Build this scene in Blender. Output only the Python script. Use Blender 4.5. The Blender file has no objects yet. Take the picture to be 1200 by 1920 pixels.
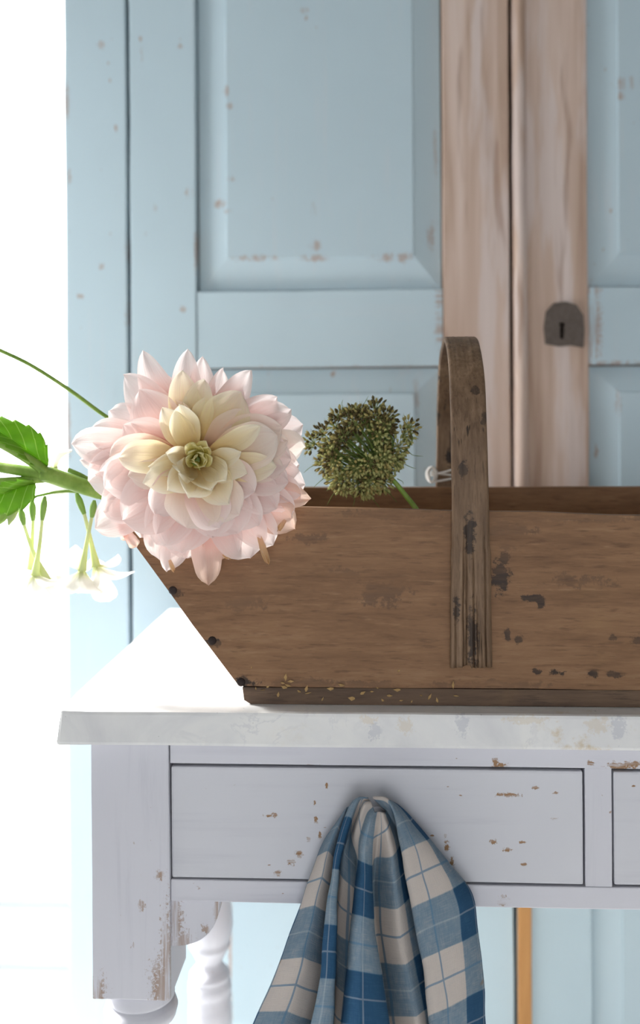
import bpy, bmesh, math, random
from mathutils import Vector, Matrix, noise as mnoise

random.seed(7)
SC = bpy.context.scene
COL = SC.collection

# ------------------------------------------------------------------ camera
F_PX, PX0, PY0 = 35.0 / 36.0 * 1920.0, 640.0, 766.0
CAM = Vector((0.0, -0.93, 1.145))
YAW, ROLL = math.atan(0.05), -0.006
RM = (Matrix.Rotation(YAW, 4, 'Z') @ Matrix.Rotation(math.pi / 2, 4, 'X') @ Matrix.Rotation(ROLL, 4, 'Z'))
cd = bpy.data.cameras.new('camera')
cam = bpy.data.objects.new('camera', cd)
COL.objects.link(cam)
cam.matrix_world = Matrix.Translation(CAM) @ RM
cd.sensor_fit = 'VERTICAL'
cd.sensor_height = 36.0
cd.sensor_width = 22.5
cd.lens = 35.0
cd.shift_x = (600.0 - PX0) / 1920.0
cd.shift_y = (PY0 - 960.0) / 1920.0
cd.clip_start = 0.02
cd.dof.use_dof = True
cd.dof.focus_distance = 0.94
cd.dof.aperture_fstop = 3.2
SC.camera = cam

# ------------------------------------------------------------------ light
world = bpy.data.worlds.new('overcast_sky')
SC.world = world
world.use_nodes = True
bg = world.node_tree.nodes['Background']
bg.inputs['Color'].default_value = (0.985, 0.985, 1.0, 1.0)
bg.inputs['Strength'].default_value = 4.3

def portal(name, loc, rot, sx, sy):
    l = bpy.data.lights.new(name, 'AREA')
    l.shape = 'RECTANGLE'; l.size = sx; l.size_y = sy
    l.cycles.is_portal = True
    o = bpy.data.objects.new(name, l); COL.objects.link(o)
    o.location = loc; o.rotation_euler = rot
    return o

ROOM = dict(x0=-1.08, x1=2.3, y0=-2.6, y1=1.10, z1=2.65)
WIN_BACK = (-1.04, -0.60, 0.10, 2.30)      # x0 x1 z0 z1 in the back wall
WIN_LEFT = (0.04, 1.04, 0.06, 1.90)       # y0 y1 z0 z1 in the left wall
WIN_FILL = (-0.6, 0.8, 0.35, 1.50)        # x0 x1 z0 z1 of an unseen opening added behind the camera for front fill
portal('window_back', ((WIN_BACK[0] + WIN_BACK[1]) / 2, ROOM['y1'] + 0.10, (WIN_BACK[2] + WIN_BACK[3]) / 2),
       (math.radians(-90), 0, 0), WIN_BACK[1] - WIN_BACK[0], WIN_BACK[3] - WIN_BACK[2])
portal('window_left_offscreen', (ROOM['x0'] - 0.10, (WIN_LEFT[0] + WIN_LEFT[1]) / 2, (WIN_LEFT[2] + WIN_LEFT[3]) / 2),
       (math.radians(90), 0, math.radians(-90)), WIN_LEFT[1] - WIN_LEFT[0], WIN_LEFT[3] - WIN_LEFT[2])
portal('added_fill_window_offscreen', ((WIN_FILL[0] + WIN_FILL[1]) / 2, ROOM['y0'] - 0.10, (WIN_FILL[2] + WIN_FILL[3]) / 2),
       (math.radians(90), 0, 0), WIN_FILL[1] - WIN_FILL[0], WIN_FILL[3] - WIN_FILL[2])  # sky through the added opening, soft fill for the front faces
sl = bpy.data.lights.new('sun_left_offscreen', 'SUN')
sl.energy = 13.0; sl.angle = math.radians(14); sl.color = (1.0, 0.965, 0.92)
so = bpy.data.objects.new('sun_left_offscreen', sl); COL.objects.link(so)
so.rotation_euler = Vector((0.78, -0.30, -0.62)).to_track_quat('-Z', 'Y').to_euler()
SC.view_settings.view_transform = 'Standard'
SC.view_settings.look = 'None'
SC.view_settings.gamma = 1.0
SC.view_settings.use_curve_mapping = False
SC.view_settings.exposure = 0.45
SC.cycles.max_bounces = 7
SC.cycles.diffuse_bounces = 4
SC.cycles.transparent_max_bounces = 8

# ------------------------------------------------------------------ helpers
def at(px, py, Y):
    d = RM.to_3x3() @ Vector(((px - PX0) / F_PX, -(py - PY0) / F_PX, -1.0))
    return CAM + d * ((Y - CAM.y) / d.y)

def AX(px, Y, py=900): return at(px, py, Y).x
def AZ(py, Y, px=600): return at(px, py, Y).z

def props(o, label=None, cat=None, group=None, kind=None):
    if label: o['label'] = label
    if cat: o['category'] = cat
    if group: o['group'] = group
    if kind: o['kind'] = kind
    return o

def thing(name, label, cat, loc=(0, 0, 0), group=None):
    o = bpy.data.objects.new(name, None); COL.objects.link(o)
    o.empty_display_size = 0.05
    o.location = loc
    return props(o, label, cat, group)

def world_of(o):
    v = Vector((0, 0, 0))
    while o:
        v = v + o.location; o = o.parent
    return v

def link(name, me, mat, parent=None, smooth=False):
    o = bpy.data.objects.new(name, me); COL.objects.link(o)
    if mat is not None:
        me.materials.clear(); me.materials.append(mat)
    if smooth:
        for p in me.polygons: p.use_smooth = True
    if parent: o.parent = parent
    return o

def mesh(name, verts, faces, mat, parent=None, smooth=True, uv=None, col=None, world=True):
    """verts in world coordinates; stored relative to the parent's base"""
    off = world_of(parent) if (parent and world) else Vector((0, 0, 0))
    me = bpy.data.meshes.new(name)
    me.from_pydata([tuple(Vector(v) - off) for v in verts], [], faces)
    if uv:
        l = me.uv_layers.new(name='UVMap')
        for lp in me.loops: l.data[lp.index].uv = uv[lp.vertex_index]
    if col:
        c = me.color_attributes.new('Col', 'FLOAT_COLOR', 'POINT')
        for i, k in enumerate(col): c.data[i].color = (k[0], k[1], k[2], 1.0)
    me.update()
    return link(name, me, mat, parent, smooth)

def from_bm(name, bm, mat, parent=None, smooth=False, world=True):
    off = world_of(parent) if (parent and world) else Vector((0, 0, 0))
    for v in bm.verts: v.co -= off
    bmesh.ops.recalc_face_normals(bm, faces=bm.faces)
    me = bpy.data.meshes.new(name); bm.to_mesh(me); bm.free()
    return link(name, me, mat, parent, smooth)

def plank_bm(x0, x1, y0, y1, z0, z1, bev=0.0012, wob=0.0005, step=0.05, seed=0.0):
    bm = bmesh.new()
    bmesh.ops.create_cube(bm, size=1.0)
    for v in bm.verts:
        v.co = Vector(((x0 + x1) / 2 + v.co.x * (x1 - x0), (y0 + y1) / 2 + v.co.y * (y1 - y0), (z0 + z1) / 2 + v.co.z * (z1 - z0)))
    if bev > 0:
        bmesh.ops.bevel(bm, geom=list(bm.edges), offset=bev, segments=2, profile=0.6, affect='EDGES')
    if wob > 0:
        ext = (x1 - x0, y1 - y0, z1 - z0); lo = (x0, y0, z0)
        for ax in range(3):
            n = int(ext[ax] / step)
            no = Vector((0, 0, 0)); no[ax] = 1
            for i in range(1, min(n, 30)):
                p = Vector(lo); p[ax] = lo[ax] + ext[ax] * i / min(n, 30)
                bmesh.ops.bisect_plane(bm, geom=list(bm.verts) + list(bm.edges) + list(bm.faces), plane_co=p, plane_no=no)
        for v in bm.verts:
            q = v.co * 9.0 + Vector((seed, seed * 1.7, seed * .3))
            v.co += mnoise.noise_vector(q) * wob
    return bm

_seed = [0.0]
def plank(name, x0, x1, y0, y1, z0, z1, mat, parent=None, bev=0.0012, wob=0.0005, step=0.05):
    _seed[0] += 3.37
    return from_bm(name, plank_bm(min(x0, x1), max(x0, x1), min(y0, y1), max(y0, y1), min(z0, z1), max(z0, z1), bev, wob, step, _seed[0]), mat, parent)

def prism_bm(poly, y0, y1, bev=0.001):
    """poly: list of (x, z); extruded from y0 to y1"""
    bm = bmesh.new()
    a = [bm.verts.new((x, y0, z)) for x, z in poly]
    b = [bm.verts.new((x, y1, z)) for x, z in poly]
    bm.faces.new(a); bm.faces.new(b[::-1])
    n = len(poly)
    for i in range(n): bm.faces.new((a[i], b[i], b[(i + 1) % n], a[(i + 1) % n]))
    if bev > 0:
        es = [e for e in bm.edges if len(e.link_faces) == 2 and e.calc_face_angle(0) > 0.5]
        bmesh.ops.bevel(bm, geom=es, offset=bev, segments=2, profile=0.6, affect='EDGES')
    return bm

def crom(pts, n):
    """Catmull-Rom resample of a list of Vectors to n points, even in length"""
    P = [Vector(p) for p in pts]
    if len(P) < 2: return P
    P = [P[0] * 2 - P[1]] + P + [P[-1] * 2 - P[-2]]
    dense = []
    for i in range(1, len(P) - 2):
        for k in range(16):
            t = k / 16.0
            p0, p1, p2, p3 = P[i - 1], P[i], P[i + 1], P[i + 2]
            dense.append(0.5 * ((2 * p1) + (p2 - p0) * t + (2 * p0 - 5 * p1 + 4 * p2 - p3) * t * t + (3 * p1 - p0 - 3 * p2 + p3) * t ** 3))
    dense.append(P[-2].copy())
    L = [0.0]
    for a, b in zip(dense, dense[1:]): L.append(L[-1] + (b - a).length)
    out, j = [], 0
    for i in range(n):
        s = L[-1] * i / (n - 1)
        while j < len(L) - 2 and L[j + 1] < s: j += 1
        t = (s - L[j]) / max(1e-9, L[j + 1] - L[j])
        out.append(dense[j].lerp(dense[j + 1], min(1, max(0, t))))
    return out

def tube_geo(path, radii, seg=10, cap=True, flat=1.0):
    V, Fc = [], []
    n = len(path)
    up = Vector((0.13, 0.22, 0.97))
    for i, p in enumerate(path):
        t = (path[min(n - 1, i + 1)] - path[max(0, i - 1)]).normalized()
        if i == 0:
            s = t.cross(up)
            if s.length < 0.05: s = t.cross(Vector((1, 0, 0)))
            s.normalize()
        else:
            s = (s - t * s.dot(t)).normalized()
        b = t.cross(s)
        for k in range(seg):
            a = 2 * math.pi * k / seg
            V.append(p + (s * math.cos(a) + b * math.sin(a) * flat) * radii[i])
    for i in range(n - 1):
        for k in range(seg):
            k2 = (k + 1) % seg
            Fc.append((i * seg + k, i * seg + k2, (i + 1) * seg + k2, (i + 1) * seg + k))
    if cap:
        Fc.append(tuple(range(seg - 1, -1, -1)))
        Fc.append(tuple((n - 1) * seg + k for k in range(seg)))
    return V, Fc

def tube(name, pts, r, mat, parent=None, seg=10, n=24, flat=1.0):
    path = crom(pts, n)
    if not isinstance(r, (list, tuple)): r = [r, r]
    m = len(r) - 1
    rad = []
    for i in range(n):
        u = i / (n - 1) * m; k = min(m - 1, int(u)); rad.append(r[k] + (r[k + 1] - r[k]) * (u - k))
    V, Fc = tube_geo(path, rad, seg, True, flat)
    return mesh(name, V, Fc, mat, parent)

def lathe(name, prof, mat, parent, cx, cy, seg=40):
    """prof: (r, z) from top to bottom"""
    V, Fc = [], []
    for r, z in prof:
        for k in range(seg):
            a = 2 * math.pi * k / seg
            V.append((cx + r * math.cos(a), cy + r * math.sin(a), z))
    n = len(prof)
    for i in range(n - 1):
        for k in range(seg):
            k2 = (k + 1) % seg
            Fc.append((i * seg + k, (i + 1) * seg + k, (i + 1) * seg + k2, i * seg + k2))
    Fc.append(tuple(range(seg))); Fc.append(tuple((n - 1) * seg + k for k in range(seg - 1, -1, -1)))
    return mesh(name, V, Fc, mat, parent)

# ------------------------------------------------------------------ materials
class M:
    def __init__(s, name):
        s.mat = bpy.data.materials.new(name); s.mat.use_nodes = True
        s.t = s.mat.node_tree; s.t.nodes.clear()
        s.out = s.t.nodes.new('ShaderNodeOutputMaterial')
    def n(s, ty, **kw):
        nd = s.t.nodes.new(ty)
        for k, v in kw.items(): setattr(nd, k, v)
        return nd
    def put(s, sock, v):
        if v is None: return
        if isinstance(v, bpy.types.NodeSocket): s.t.links.new(v, sock)
        elif isinstance(v, (tuple, list)) and len(v) == 3 and sock.type == 'RGBA': sock.default_value = (*v, 1)
        else: sock.default_value = v
    def obj(s): return s.n('ShaderNodeTexCoord').outputs['Object']
    def uv(s): return s.n('ShaderNodeTexCoord').outputs['UV']
    def rnd(s): return s.n('ShaderNodeObjectInfo').outputs['Random']
    def sep(s, v):
        d = s.n('ShaderNodeSeparateXYZ'); s.put(d.inputs[0], v); return d.outputs
    def comb(s, x, y, z):
        d = s.n('ShaderNodeCombineXYZ'); s.put(d.inputs[0], x); s.put(d.inputs[1], y); s.put(d.inputs[2], z); return d.outputs[0]
    def math(s, op, a, b=0.0, c=None, clamp=False):
        d = s.n('ShaderNodeMath', operation=op, use_clamp=clamp); s.put(d.inputs[0], a); s.put(d.inputs[1], b)
        if c is not None: s.put(d.inputs[2], c)
        return d.outputs[0]
    def vmul(s, v, k):
        d = s.n('ShaderNodeVectorMath', operation='MULTIPLY'); s.put(d.inputs[0], v); s.put(d.inputs[1], k); return d.outputs[0]
    def vadd(s, v, k):
        d = s.n('ShaderNodeVectorMath', operation='ADD'); s.put(d.inputs[0], v); s.put(d.inputs[1], k); return d.outputs[0]
    def jitter(s, v):
        r = s.rnd(); k = s.math('MULTIPLY', r, 37.0)
        return s.vadd(v, s.comb(k, s.math('MULTIPLY', r, 11.0), s.math('MULTIPLY', r, 23.0)))
    def noise(s, v, scale=5.0, detail=4.0, rough=0.55, dist=0.0):
        d = s.n('ShaderNodeTexNoise'); s.put(d.inputs['Vector'], v)
        d.inputs['Scale'].default_value = scale; d.inputs['Detail'].default_value = detail
        d.inputs['Roughness'].default_value = rough; d.inputs['Distortion'].default_value = dist
        return d.outputs['Fac']
    def step(s, x, a, b):
        d = s.n('ShaderNodeMapRange', interpolation_type='SMOOTHSTEP'); s.put(d.inputs[0], x)
        d.inputs[1].default_value = a; d.inputs[2].default_value = b; d.inputs[3].default_value = 0; d.inputs[4].default_value = 1
        return d.outputs[0]
    def mix(s, f, a, b):
        d = s.n('ShaderNodeMix', data_type='RGBA'); s.put(d.inputs[0], f); s.put(d.inputs[6], a); s.put(d.inputs[7], b); return d.outputs[2]
    def ramp(s, f, stops):
        d = s.n('ShaderNodeValToRGB'); s.put(d.inputs[0], f)
        e = d.color_ramp.elements
        while len(e) < len(stops): e.new(0.5)
        for i, (p, c) in enumerate(stops): e[i].position = p; e[i].color = (*c, 1)
        return d.outputs[0]
    def mul(s, *a):
        r = a[0]
        for b in a[1:]: r = s.math('MULTIPLY', r, b)
        return r
    def mx(s, *a):
        r = a[0]
        for b in a[1:]: r = s.math('MAXIMUM', r, b)
        return r
    def bump(s, h, strength=0.3, dist=0.001):
        d = s.n('ShaderNodeBump'); s.put(d.inputs['Height'], h)
        d.inputs['Strength'].default_value = strength; d.inputs['Distance'].default_value = dist
        return d.outputs[0]
    def spots(s, co, lst, wob=0.35, wscale=60.0):
        """lst: (x, z, rx, rz) soft-edged marks with ragged outlines"""
        sx = s.sep(co); nz = s.math('MULTIPLY', s.math('SUBTRACT', s.noise(co, wscale, 5.0, 0.7), 0.5), wob * 5)
        near = None
        for (x, z, rx, rz) in lst:
            a = s.math('MULTIPLY_ADD', sx[0], 1.0 / rx, -x / rx); b = s.math('MULTIPLY_ADD', sx[2], 1.0 / rz, -z / rz)
            r2 = s.math('MULTIPLY_ADD', a, a, s.math('MULTIPLY', b, b))
            near = r2 if near is None else s.math('MINIMUM', near, r2)
        return s.math('SUBTRACT', 1.0, s.step(s.math('ADD', s.math('SQRT', near), nz), 0.65, 1.15))
    def bsdf(s, color, rough=0.6, normal=None, spec=0.4, **kw):
        d = s.n('ShaderNodeBsdfPrincipled')
        s.put(d.inputs['Base Color'], color); s.put(d.inputs['Roughness'], rough); s.put(d.inputs['Normal'], normal)
        d.inputs['Specular IOR Level'].default_value = spec
        for k, v in kw.items(): s.put(d.inputs[k], v)
        return d.outputs[0]
    def done(s, sh):
        s.t.links.new(sh, s.out.inputs['Surface']); return s.mat
    def thin(s, color, trans=0.4, rough=0.6, normal=None, tcol=None, spec=0.25):
        a = s.bsdf(color, rough, normal, spec)
        t = s.n('ShaderNodeBsdfTranslucent'); s.put(t.inputs['Color'], tcol if tcol is not None else color)
        if normal is not None: s.put(t.inputs['Normal'], normal)
        m = s.n('ShaderNodeMixShader'); m.inputs[0].default_value = trans
        s.t.links.new(a, m.inputs[1]); s.t.links.new(t.outputs[0], m.inputs[2])
        return s.done(m.outputs[0])

AXV = {'x': (1, 0, 0), 'z': (0, 0, 1)}
def grain_vec(m, co, axis, along=2.2, across=60.0):
    k = [across, across, across]; k['xyz'.index(axis)] = along
    return m.vmul(co, tuple(k))

def paint_mat(name, base, streak, bare, axis, chips=0.70, wear=None, streak_amt=0.55, rough=0.5, wear_amt=1.0, ymax=None):
    m = M(name); co = m.obj(); jc = m.jitter(co)
    g = m.noise(grain_vec(m, jc, axis, 5.0, 95.0), 1.0, 5.0, 0.65, 0.4)
    g2 = m.noise(grain_vec(m, jc, axis, 2.5, 30.0), 1.0, 4.0, 0.6)
    big = m.noise(jc, 6.0, 3.0, 0.5)
    st = m.mul(m.step(m.math('ADD', m.math('MULTIPLY', g, .6), m.math('MULTIPLY', g2, .4)), 0.50, 0.72), m.step(big, 0.35, 0.62), streak_amt)
    c = m.mix(st, base, streak)
    c = m.mix(m.math('MULTIPLY', m.step(big, 0.3, 0.75), 0.35), c, tuple(x * 0.93 for x in base))
    sp = m.step(m.noise(grain_vec(m, jc, axis, 55.0, 130.0), 1.0, 2.0, 0.5), chips, chips + 0.025)
    region = m.step(m.noise(jc, 17.0, 2.0), 0.5, 0.6)
    chip = m.mul(sp, region)
    if wear:
        wr = m.mul(m.spots(co, wear, 0.8, 330.0), m.step(g, 0.40, 0.56))
        if ymax is not None: wr = m.mul(wr, m.math('SUBTRACT', 1.0, m.step(m.sep(co)[1], ymax, ymax + 0.004)))
        chip = m.mx(chip, wr)
    c = m.mix(m.math('MULTIPLY', chip, wear_amt), c, bare)
    h = m.math('SUBTRACT', m.math('MULTIPLY', g, 0.35), m.math('MULTIPLY', chip, 0.8))
    return m.done(m.bsdf(c, rough, m.bump(h, 0.35, 0.0012), 0.35))

def bare_wood_mat(name, cols, axis, white=0.3, rough=0.75, paint=None):
    m = M(name); co = m.obj(); jc = m.jitter(co)
    g = m.noise(grain_vec(m, jc, axis, 1.6, 34.0), 1.0, 5.0, 0.6, 0.6)
    c = m.ramp(g, [(0.25, cols[0]), (0.45, cols[1]), (0.6, cols[2]), (0.78, cols[3])])
    if white:
        w = m.noise(grain_vec(m, jc, axis, 2.4, 22.0), 1.0, 4.0, 0.6)
        c = m.mix(m.math('MULTIPLY', m.step(w, 0.52, 0.62), white), c, (0.72, 0.66, 0.66))
        d = m.noise(grain_vec(m, jc, axis, 4.0, 40.0), 1.0, 3.0, 0.5)
        c = m.mix(m.math('MULTIPLY', m.step(d, 0.60, 0.70), 0.55), c, cols[0])
    if paint:
        zz = m.math('ADD', m.sep(co)[2], m.math('MULTIPLY', m.math('SUBTRACT', m.noise(grain_vec(m, jc, axis, 2.0, 30.0), 1.0, 3.0), 0.5), 0.5))
        c = m.mix(m.step(zz, paint[0] - 0.03, paint[0] + 0.03), paint[1], c)
    f = m.noise(grain_vec(m, jc, axis, 8.0, 260.0), 1.0, 3.0, 0.6)
    return m.done(m.bsdf(c, rough, m.bump(m.math('ADD', g, m.math('MULTIPLY', f, 0.4)), 0.35, 0.0015), 0.25))

def flat_mat(name, col, rough=0.6, spec=0.4, metal=0.0, nscale=40.0, namt=0.12):
    m = M(name); co = m.jitter(m.obj()); n = m.noise(co, nscale, 4.0)
    c = m.mix(m.math('MULTIPLY', n, 1.0), tuple(x * (1 - namt) for x in col), tuple(min(1, x * (1 + namt)) for x in col))
    return m.done(m.bsdf(c, rough, m.bump(n, 0.2, 0.0008), spec, Metallic=metal))

# ------------------------------------------------------------------ the setting
W_WALL = flat_mat('white_plaster', (0.82, 0.82, 0.82), 0.85, 0.2, 0.0, 9.0, 0.03)
W_TRIM = flat_mat('white_gloss_trim', (0.84, 0.84, 0.84), 0.4, 0.4, 0.0, 30.0, 0.02)
FLOOR_M = paint_mat('white_floor_boards', (0.80, 0.80, 0.79), (0.66, 0.64, 0.62), (0.45, 0.36, 0.28), 'x', 0.75, None, 0.4)
_m = M('window_glass')
_t = _m.n('ShaderNodeBsdfTransparent'); _t.inputs[0].default_value = (0.97, 0.98, 0.98, 1)
_g = _m.n('ShaderNodeBsdfGlossy'); _g.inputs['Roughness'].default_value = 0.02
_fr = _m.n('ShaderNodeFresnel'); _fr.inputs[0].default_value = 1.25
_x = _m.n('ShaderNodeMixShader'); _m.t.links.new(_fr.outputs[0], _x.inputs[0]); _m.t.links.new(_t.outputs[0], _x.inputs[1]); _m.t.links.new(_g.outputs[0], _x.inputs[2])
GLASS = _m.done(_x.outputs[0])

def wall_with_hole(name, axis, pos, thick, a0, a1, z1, hole):
    """axis 'y': wall in the XZ plane at y = pos..pos+thick; axis 'x': in the YZ plane"""
    bm = bmesh.new()
    h0, h1, hz0, hz1 = hole
    for (u0, u1, v0, v1) in ((a0, h0, 0, z1), (h1, a1, 0, z1), (h0, h1, 0, hz0), (h0, h1, hz1, z1)):
        r = bmesh.ops.create_cube(bm, size=1.0)
        for v in r['verts']:
            u = (u0 + u1) / 2 + (v.co.x if axis == 'y' else v.co.y) * (u1 - u0)
            t = pos + thick * (0.5 + (v.co.y if axis == 'y' else v.co.x))
            z = (v0 + v1) / 2 + v.co.z * (v1 - v0)
            v.co = Vector((u, t, z)) if axis == 'y' else Vector((t, u, z))
    return props(from_bm(name, bm, W_WALL), kind='structure')

R = ROOM
T = 0.16
wall_with_hole('wall_back', 'y', R['y1'], T, R['x0'] - T, R['x1'] + T, R['z1'], WIN_BACK)
wall_with_hole('wall_front', 'y', R['y0'] - T, T, R['x0'] - T, R['x1'] + T, R['z1'], WIN_FILL)
wall_with_hole('wall_left', 'x', R['x0'] - T, T, R['y0'], R['y1'], R['z1'], WIN_LEFT)
props(from_bm('wall_right', plank_bm(R['x1'], R['x1'] + T, R['y0'], R['y1'], 0, R['z1'], 0, 0), W_WALL), kind='structure')
props(from_bm('ceiling', plank_bm(R['x0'] - T, R['x1'] + T, R['y0'] - T, R['y1'] + T, R['z1'], R['z1'] + 0.1, 0, 0), flat_mat('dimming_grey_ceiling', (0.46, 0.44, 0.41), 0.85, 0.2, 0.0, 9.0, 0.05)), kind='structure')  # unseen ceiling, its grey picked to dim the upper wardrobe
floor = props(from_bm('floor', plank_bm(R['x0'] - T, R['x1'] + T, R['y0'] - T, R['y1'] + T, -0.12, -0.02, 0, 0), flat_mat('sub_floor_wood', (0.38, 0.31, 0.25))), kind='structure')
bw = 0.16
nb = int((R['y1'] - R['y0']) / bw)
bw = (R['y1'] - R['y0']) / nb
_b0 = None
for i in range(nb):
    if _b0 is None:
        _b0 = from_bm('floor_board', plank_bm(R['x0'], R['x1'], -bw / 2 + 0.0015, bw / 2 - 0.0015, -0.02, 0.0, 0.0015, 0), FLOOR_M, floor)
        b = _b0
    else:
        b = _b0.copy(); COL.objects.link(b); b.parent = floor
    b.location = (0, R['y0'] + bw * (i + 0.5), 0)
props(from_bm('baseboard_left', plank_bm(R['x0'], R['x0'] + 0.018, R['y0'], R['y1'], 0, 0.11, 0.004, 0), W_TRIM), kind='structure')
props(from_bm('baseboard_back', plank_bm(R['x0'] + 0.018, R['x1'], R['y1'] - 0.018, R['y1'], 0, 0.11, 0.004, 0), W_TRIM), kind='structure')

def window(name, axis, pos, hole):
    h0, h1, z0, z1 = hole
    root = bpy.data.objects.new(name, None); COL.objects.link(root); root['kind'] = 'structure'
    def b(nm, u0, u1, d0, d1, v0, v1, mat, bev=0.003):
        if axis == 'y': bm = plank_bm(u0, u1, pos + d0, pos + d1, v0, v1, bev, 0)
        else: bm = plank_bm(pos + d0, pos + d1, u0, u1, v0, v1, bev, 0)
        return from_bm(nm, bm, mat, root)
    w = 0.05
    b('frame_side', h0, h0 + w, 0.04, 0.09, z0, z1, W_TRIM); b('frame_side', h1 - w, h1, 0.04, 0.09, z0, z1, W_TRIM)
    b('frame_head', h0 + w, h1 - w, 0.04, 0.09, z1 - w, z1, W_TRIM); b('frame_foot', h0 + w, h1 - w, 0.04, 0.09, z0, z0 + w, W_TRIM)
    b('pane', h0 + w, h1 - w, 0.062, 0.066, z0 + w, z1 - w, GLASS, 0)
    return root
window('window_1', 'y', R['y1'], WIN_BACK)
window('window_2', 'x', R['x0'] - T + 0.03, WIN_LEFT)
window('added_fill_window', 'y', R['y0'] - T + 0.03, WIN_FILL)  # frame of the added fill opening, out of view

# ------------------------------------------------------------------ wardrobe
YW = 0.56
zt, zb = 2.12, 0.10
BLUE = (0.50, 0.625, 0.69)
BLUE_ST = (0.62, 0.63, 0.66)
BROWN = (0.36, 0.17, 0.09)
wx0 = AX(123, YW, 700)
def wx(px): return AX(px, YW, 700)
def wz(py, px=600): return AZ(py, YW, px)
wc = (wx0 + wx(1800)) / 2
wardrobe = thing('wardrobe', 'tall pale blue painted wardrobe with raised door panels and worn bare wood between its doors', 'wardrobe', (wc, YW + 0.25, 0))
def wl(px, py, r1, r2):
    p = at(px, py, YW); return (p.x - wc, p.z, r1, r2)
post_wear = [wl(125, 195, .005, .028), wl(127, 790, .006, .03), wl(128, 830, .005, .02), wl(240, 470, .004, .02), wl(240, 590, .004, .02),
             wl(190, 500, .004, .005), wl(150, 555, .005, .004), wl(218, 240, .003, .005), wl(128, 330, .004, .012), wl(190, 85, .005, .006)]
stile_wear = [wl(269, 100, .004, .012), wl(263, 72, .003, .004), wl(355, 360, .006, .009), wl(338, 87, .004, .005), wl(290, 390, .003, .006), wl(343, 580, .004, .005), wl(368, 470, .004, .03)]
panel_wear = [wl(570, 18, .006, .005), wl(410, 380, .009, .006), wl(428, 395, .006, .004), wl(587, 395, .004, .012), wl(590, 460, .009, .008), wl(432, 335, .006, .004),
              wl(480, 483, .035, .004), wl(590, 483, .02, .005), wl(740, 482, .03, .006), wl(808, 440, .005, .02), wl(815, 290, .004, .04), wl(430, 198, .005, .005), wl(424, 170, .004, .008)]
rail_wear = [wl(825, 560, .008, .012), wl(826, 620, .008, .025), wl(600, 690, .35, .003)]
low_wear = [wl(730, 775, .006, .01), wl(740, 830, .004, .006), wl(432, 1800, .004, .14), wl(780, 740, .006, .02), wl(1160, 760, .004, .02)]
right_wear = [wl(1178, 155, .018, .010), wl(1165, 180, .006, .006), wl(1112, 610, .012, .055), wl(1110, 545, .012, .008), wl(1150, 683, .05, .005), wl(1170, 735, .05, .003)]
B_POST = paint_mat('blue_paint_post', BLUE, BLUE_ST, BROWN, 'z', 0.72, post_wear, 0.5, wear_amt=0.6)
B_STILE = paint_mat('blue_paint_stile', BLUE, BLUE_ST, BROWN, 'z', 0.72, stile_wear, 0.6, wear_amt=0.6)
B_PANEL = paint_mat('blue_paint_panel', BLUE, BLUE_ST, BROWN, 'z', 0.74, panel_wear, 0.45, wear_amt=0.6)
B_RAIL = paint_mat('blue_paint_rail', BLUE, BLUE_ST, BROWN, 'x', 0.74, rail_wear, 0.4, wear_amt=0.6)
B_LOW = paint_mat('blue_paint_lower_panel', BLUE, BLUE_ST, BROWN, 'z', 0.72, low_wear, 0.6, wear_amt=0.6)
B_RIGHT = paint_mat('blue_paint_far_door', BLUE, BLUE_ST, BROWN, 'z', 0.72, right_wear, 0.6, wear_amt=0.6)
BARE = bare_wood_mat('bare_pinkish_wood', [(0.31, 0.19, 0.13), (0.54, 0.40, 0.32), (0.64, 0.50, 0.425), (0.72, 0.60, 0.54)], 'z', 0.45, 0.75, (AZ(1250, 0.56), BLUE))
ORANGE = bare_wood_mat('bare_orange_wood', [(0.42, 0.20, 0.07), (0.55, 0.29, 0.11), (0.62, 0.36, 0.16), (0.68, 0.45, 0.24)], 'z', 0.0)
DARKIN = flat_mat('plain_inside_wood', (0.30, 0.20, 0.13), 0.8, 0.2)

YB = YW + 0.50
wx1 = wx(1790)
plank('post', wx0, wx(239), YW, YW + 0.05, 0.0, zt, B_POST, wardrobe, 0.003, 0.0012)
plank('post', wx(1685), wx1, YW, YW + 0.05, 0.0, zt, B_POST, wardrobe, 0.003, 0.0012)
plank('side_panel', wx0 + 0.004, wx0 + 0.026, YW + 0.05, YB, 0.0, zt, B_POST, wardrobe, 0.001, 0)
plank('side_panel', wx1 - 0.026, wx1 - 0.004, YW + 0.05, YB, 0.0, zt, B_POST, wardrobe, 0.001, 0)
plank('back_panel', wx0 + 0.026, wx1 - 0.026, YB - 0.012, YB, 0.05, zt, DARKIN, wardrobe, 0, 0)
plank('top_board', wx0 - 0.03, wx1 + 0.03, YW - 0.04, YB, zt, zt + 0.045, B_RAIL, wardrobe, 0.006, 0)
plank('bottom_board', wx0 + 0.026, wx1 - 0.026, YW + 0.02, YB - 0.012, 0.05, 0.09, DARKIN, wardrobe, 0.001, 0)
plank('plinth_rail', wx(239), wx(1685), YW + 0.004, YW + 0.04, 0.0, zb - 0.006, B_RAIL, wardrobe, 0.002, 0.0006)

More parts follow.
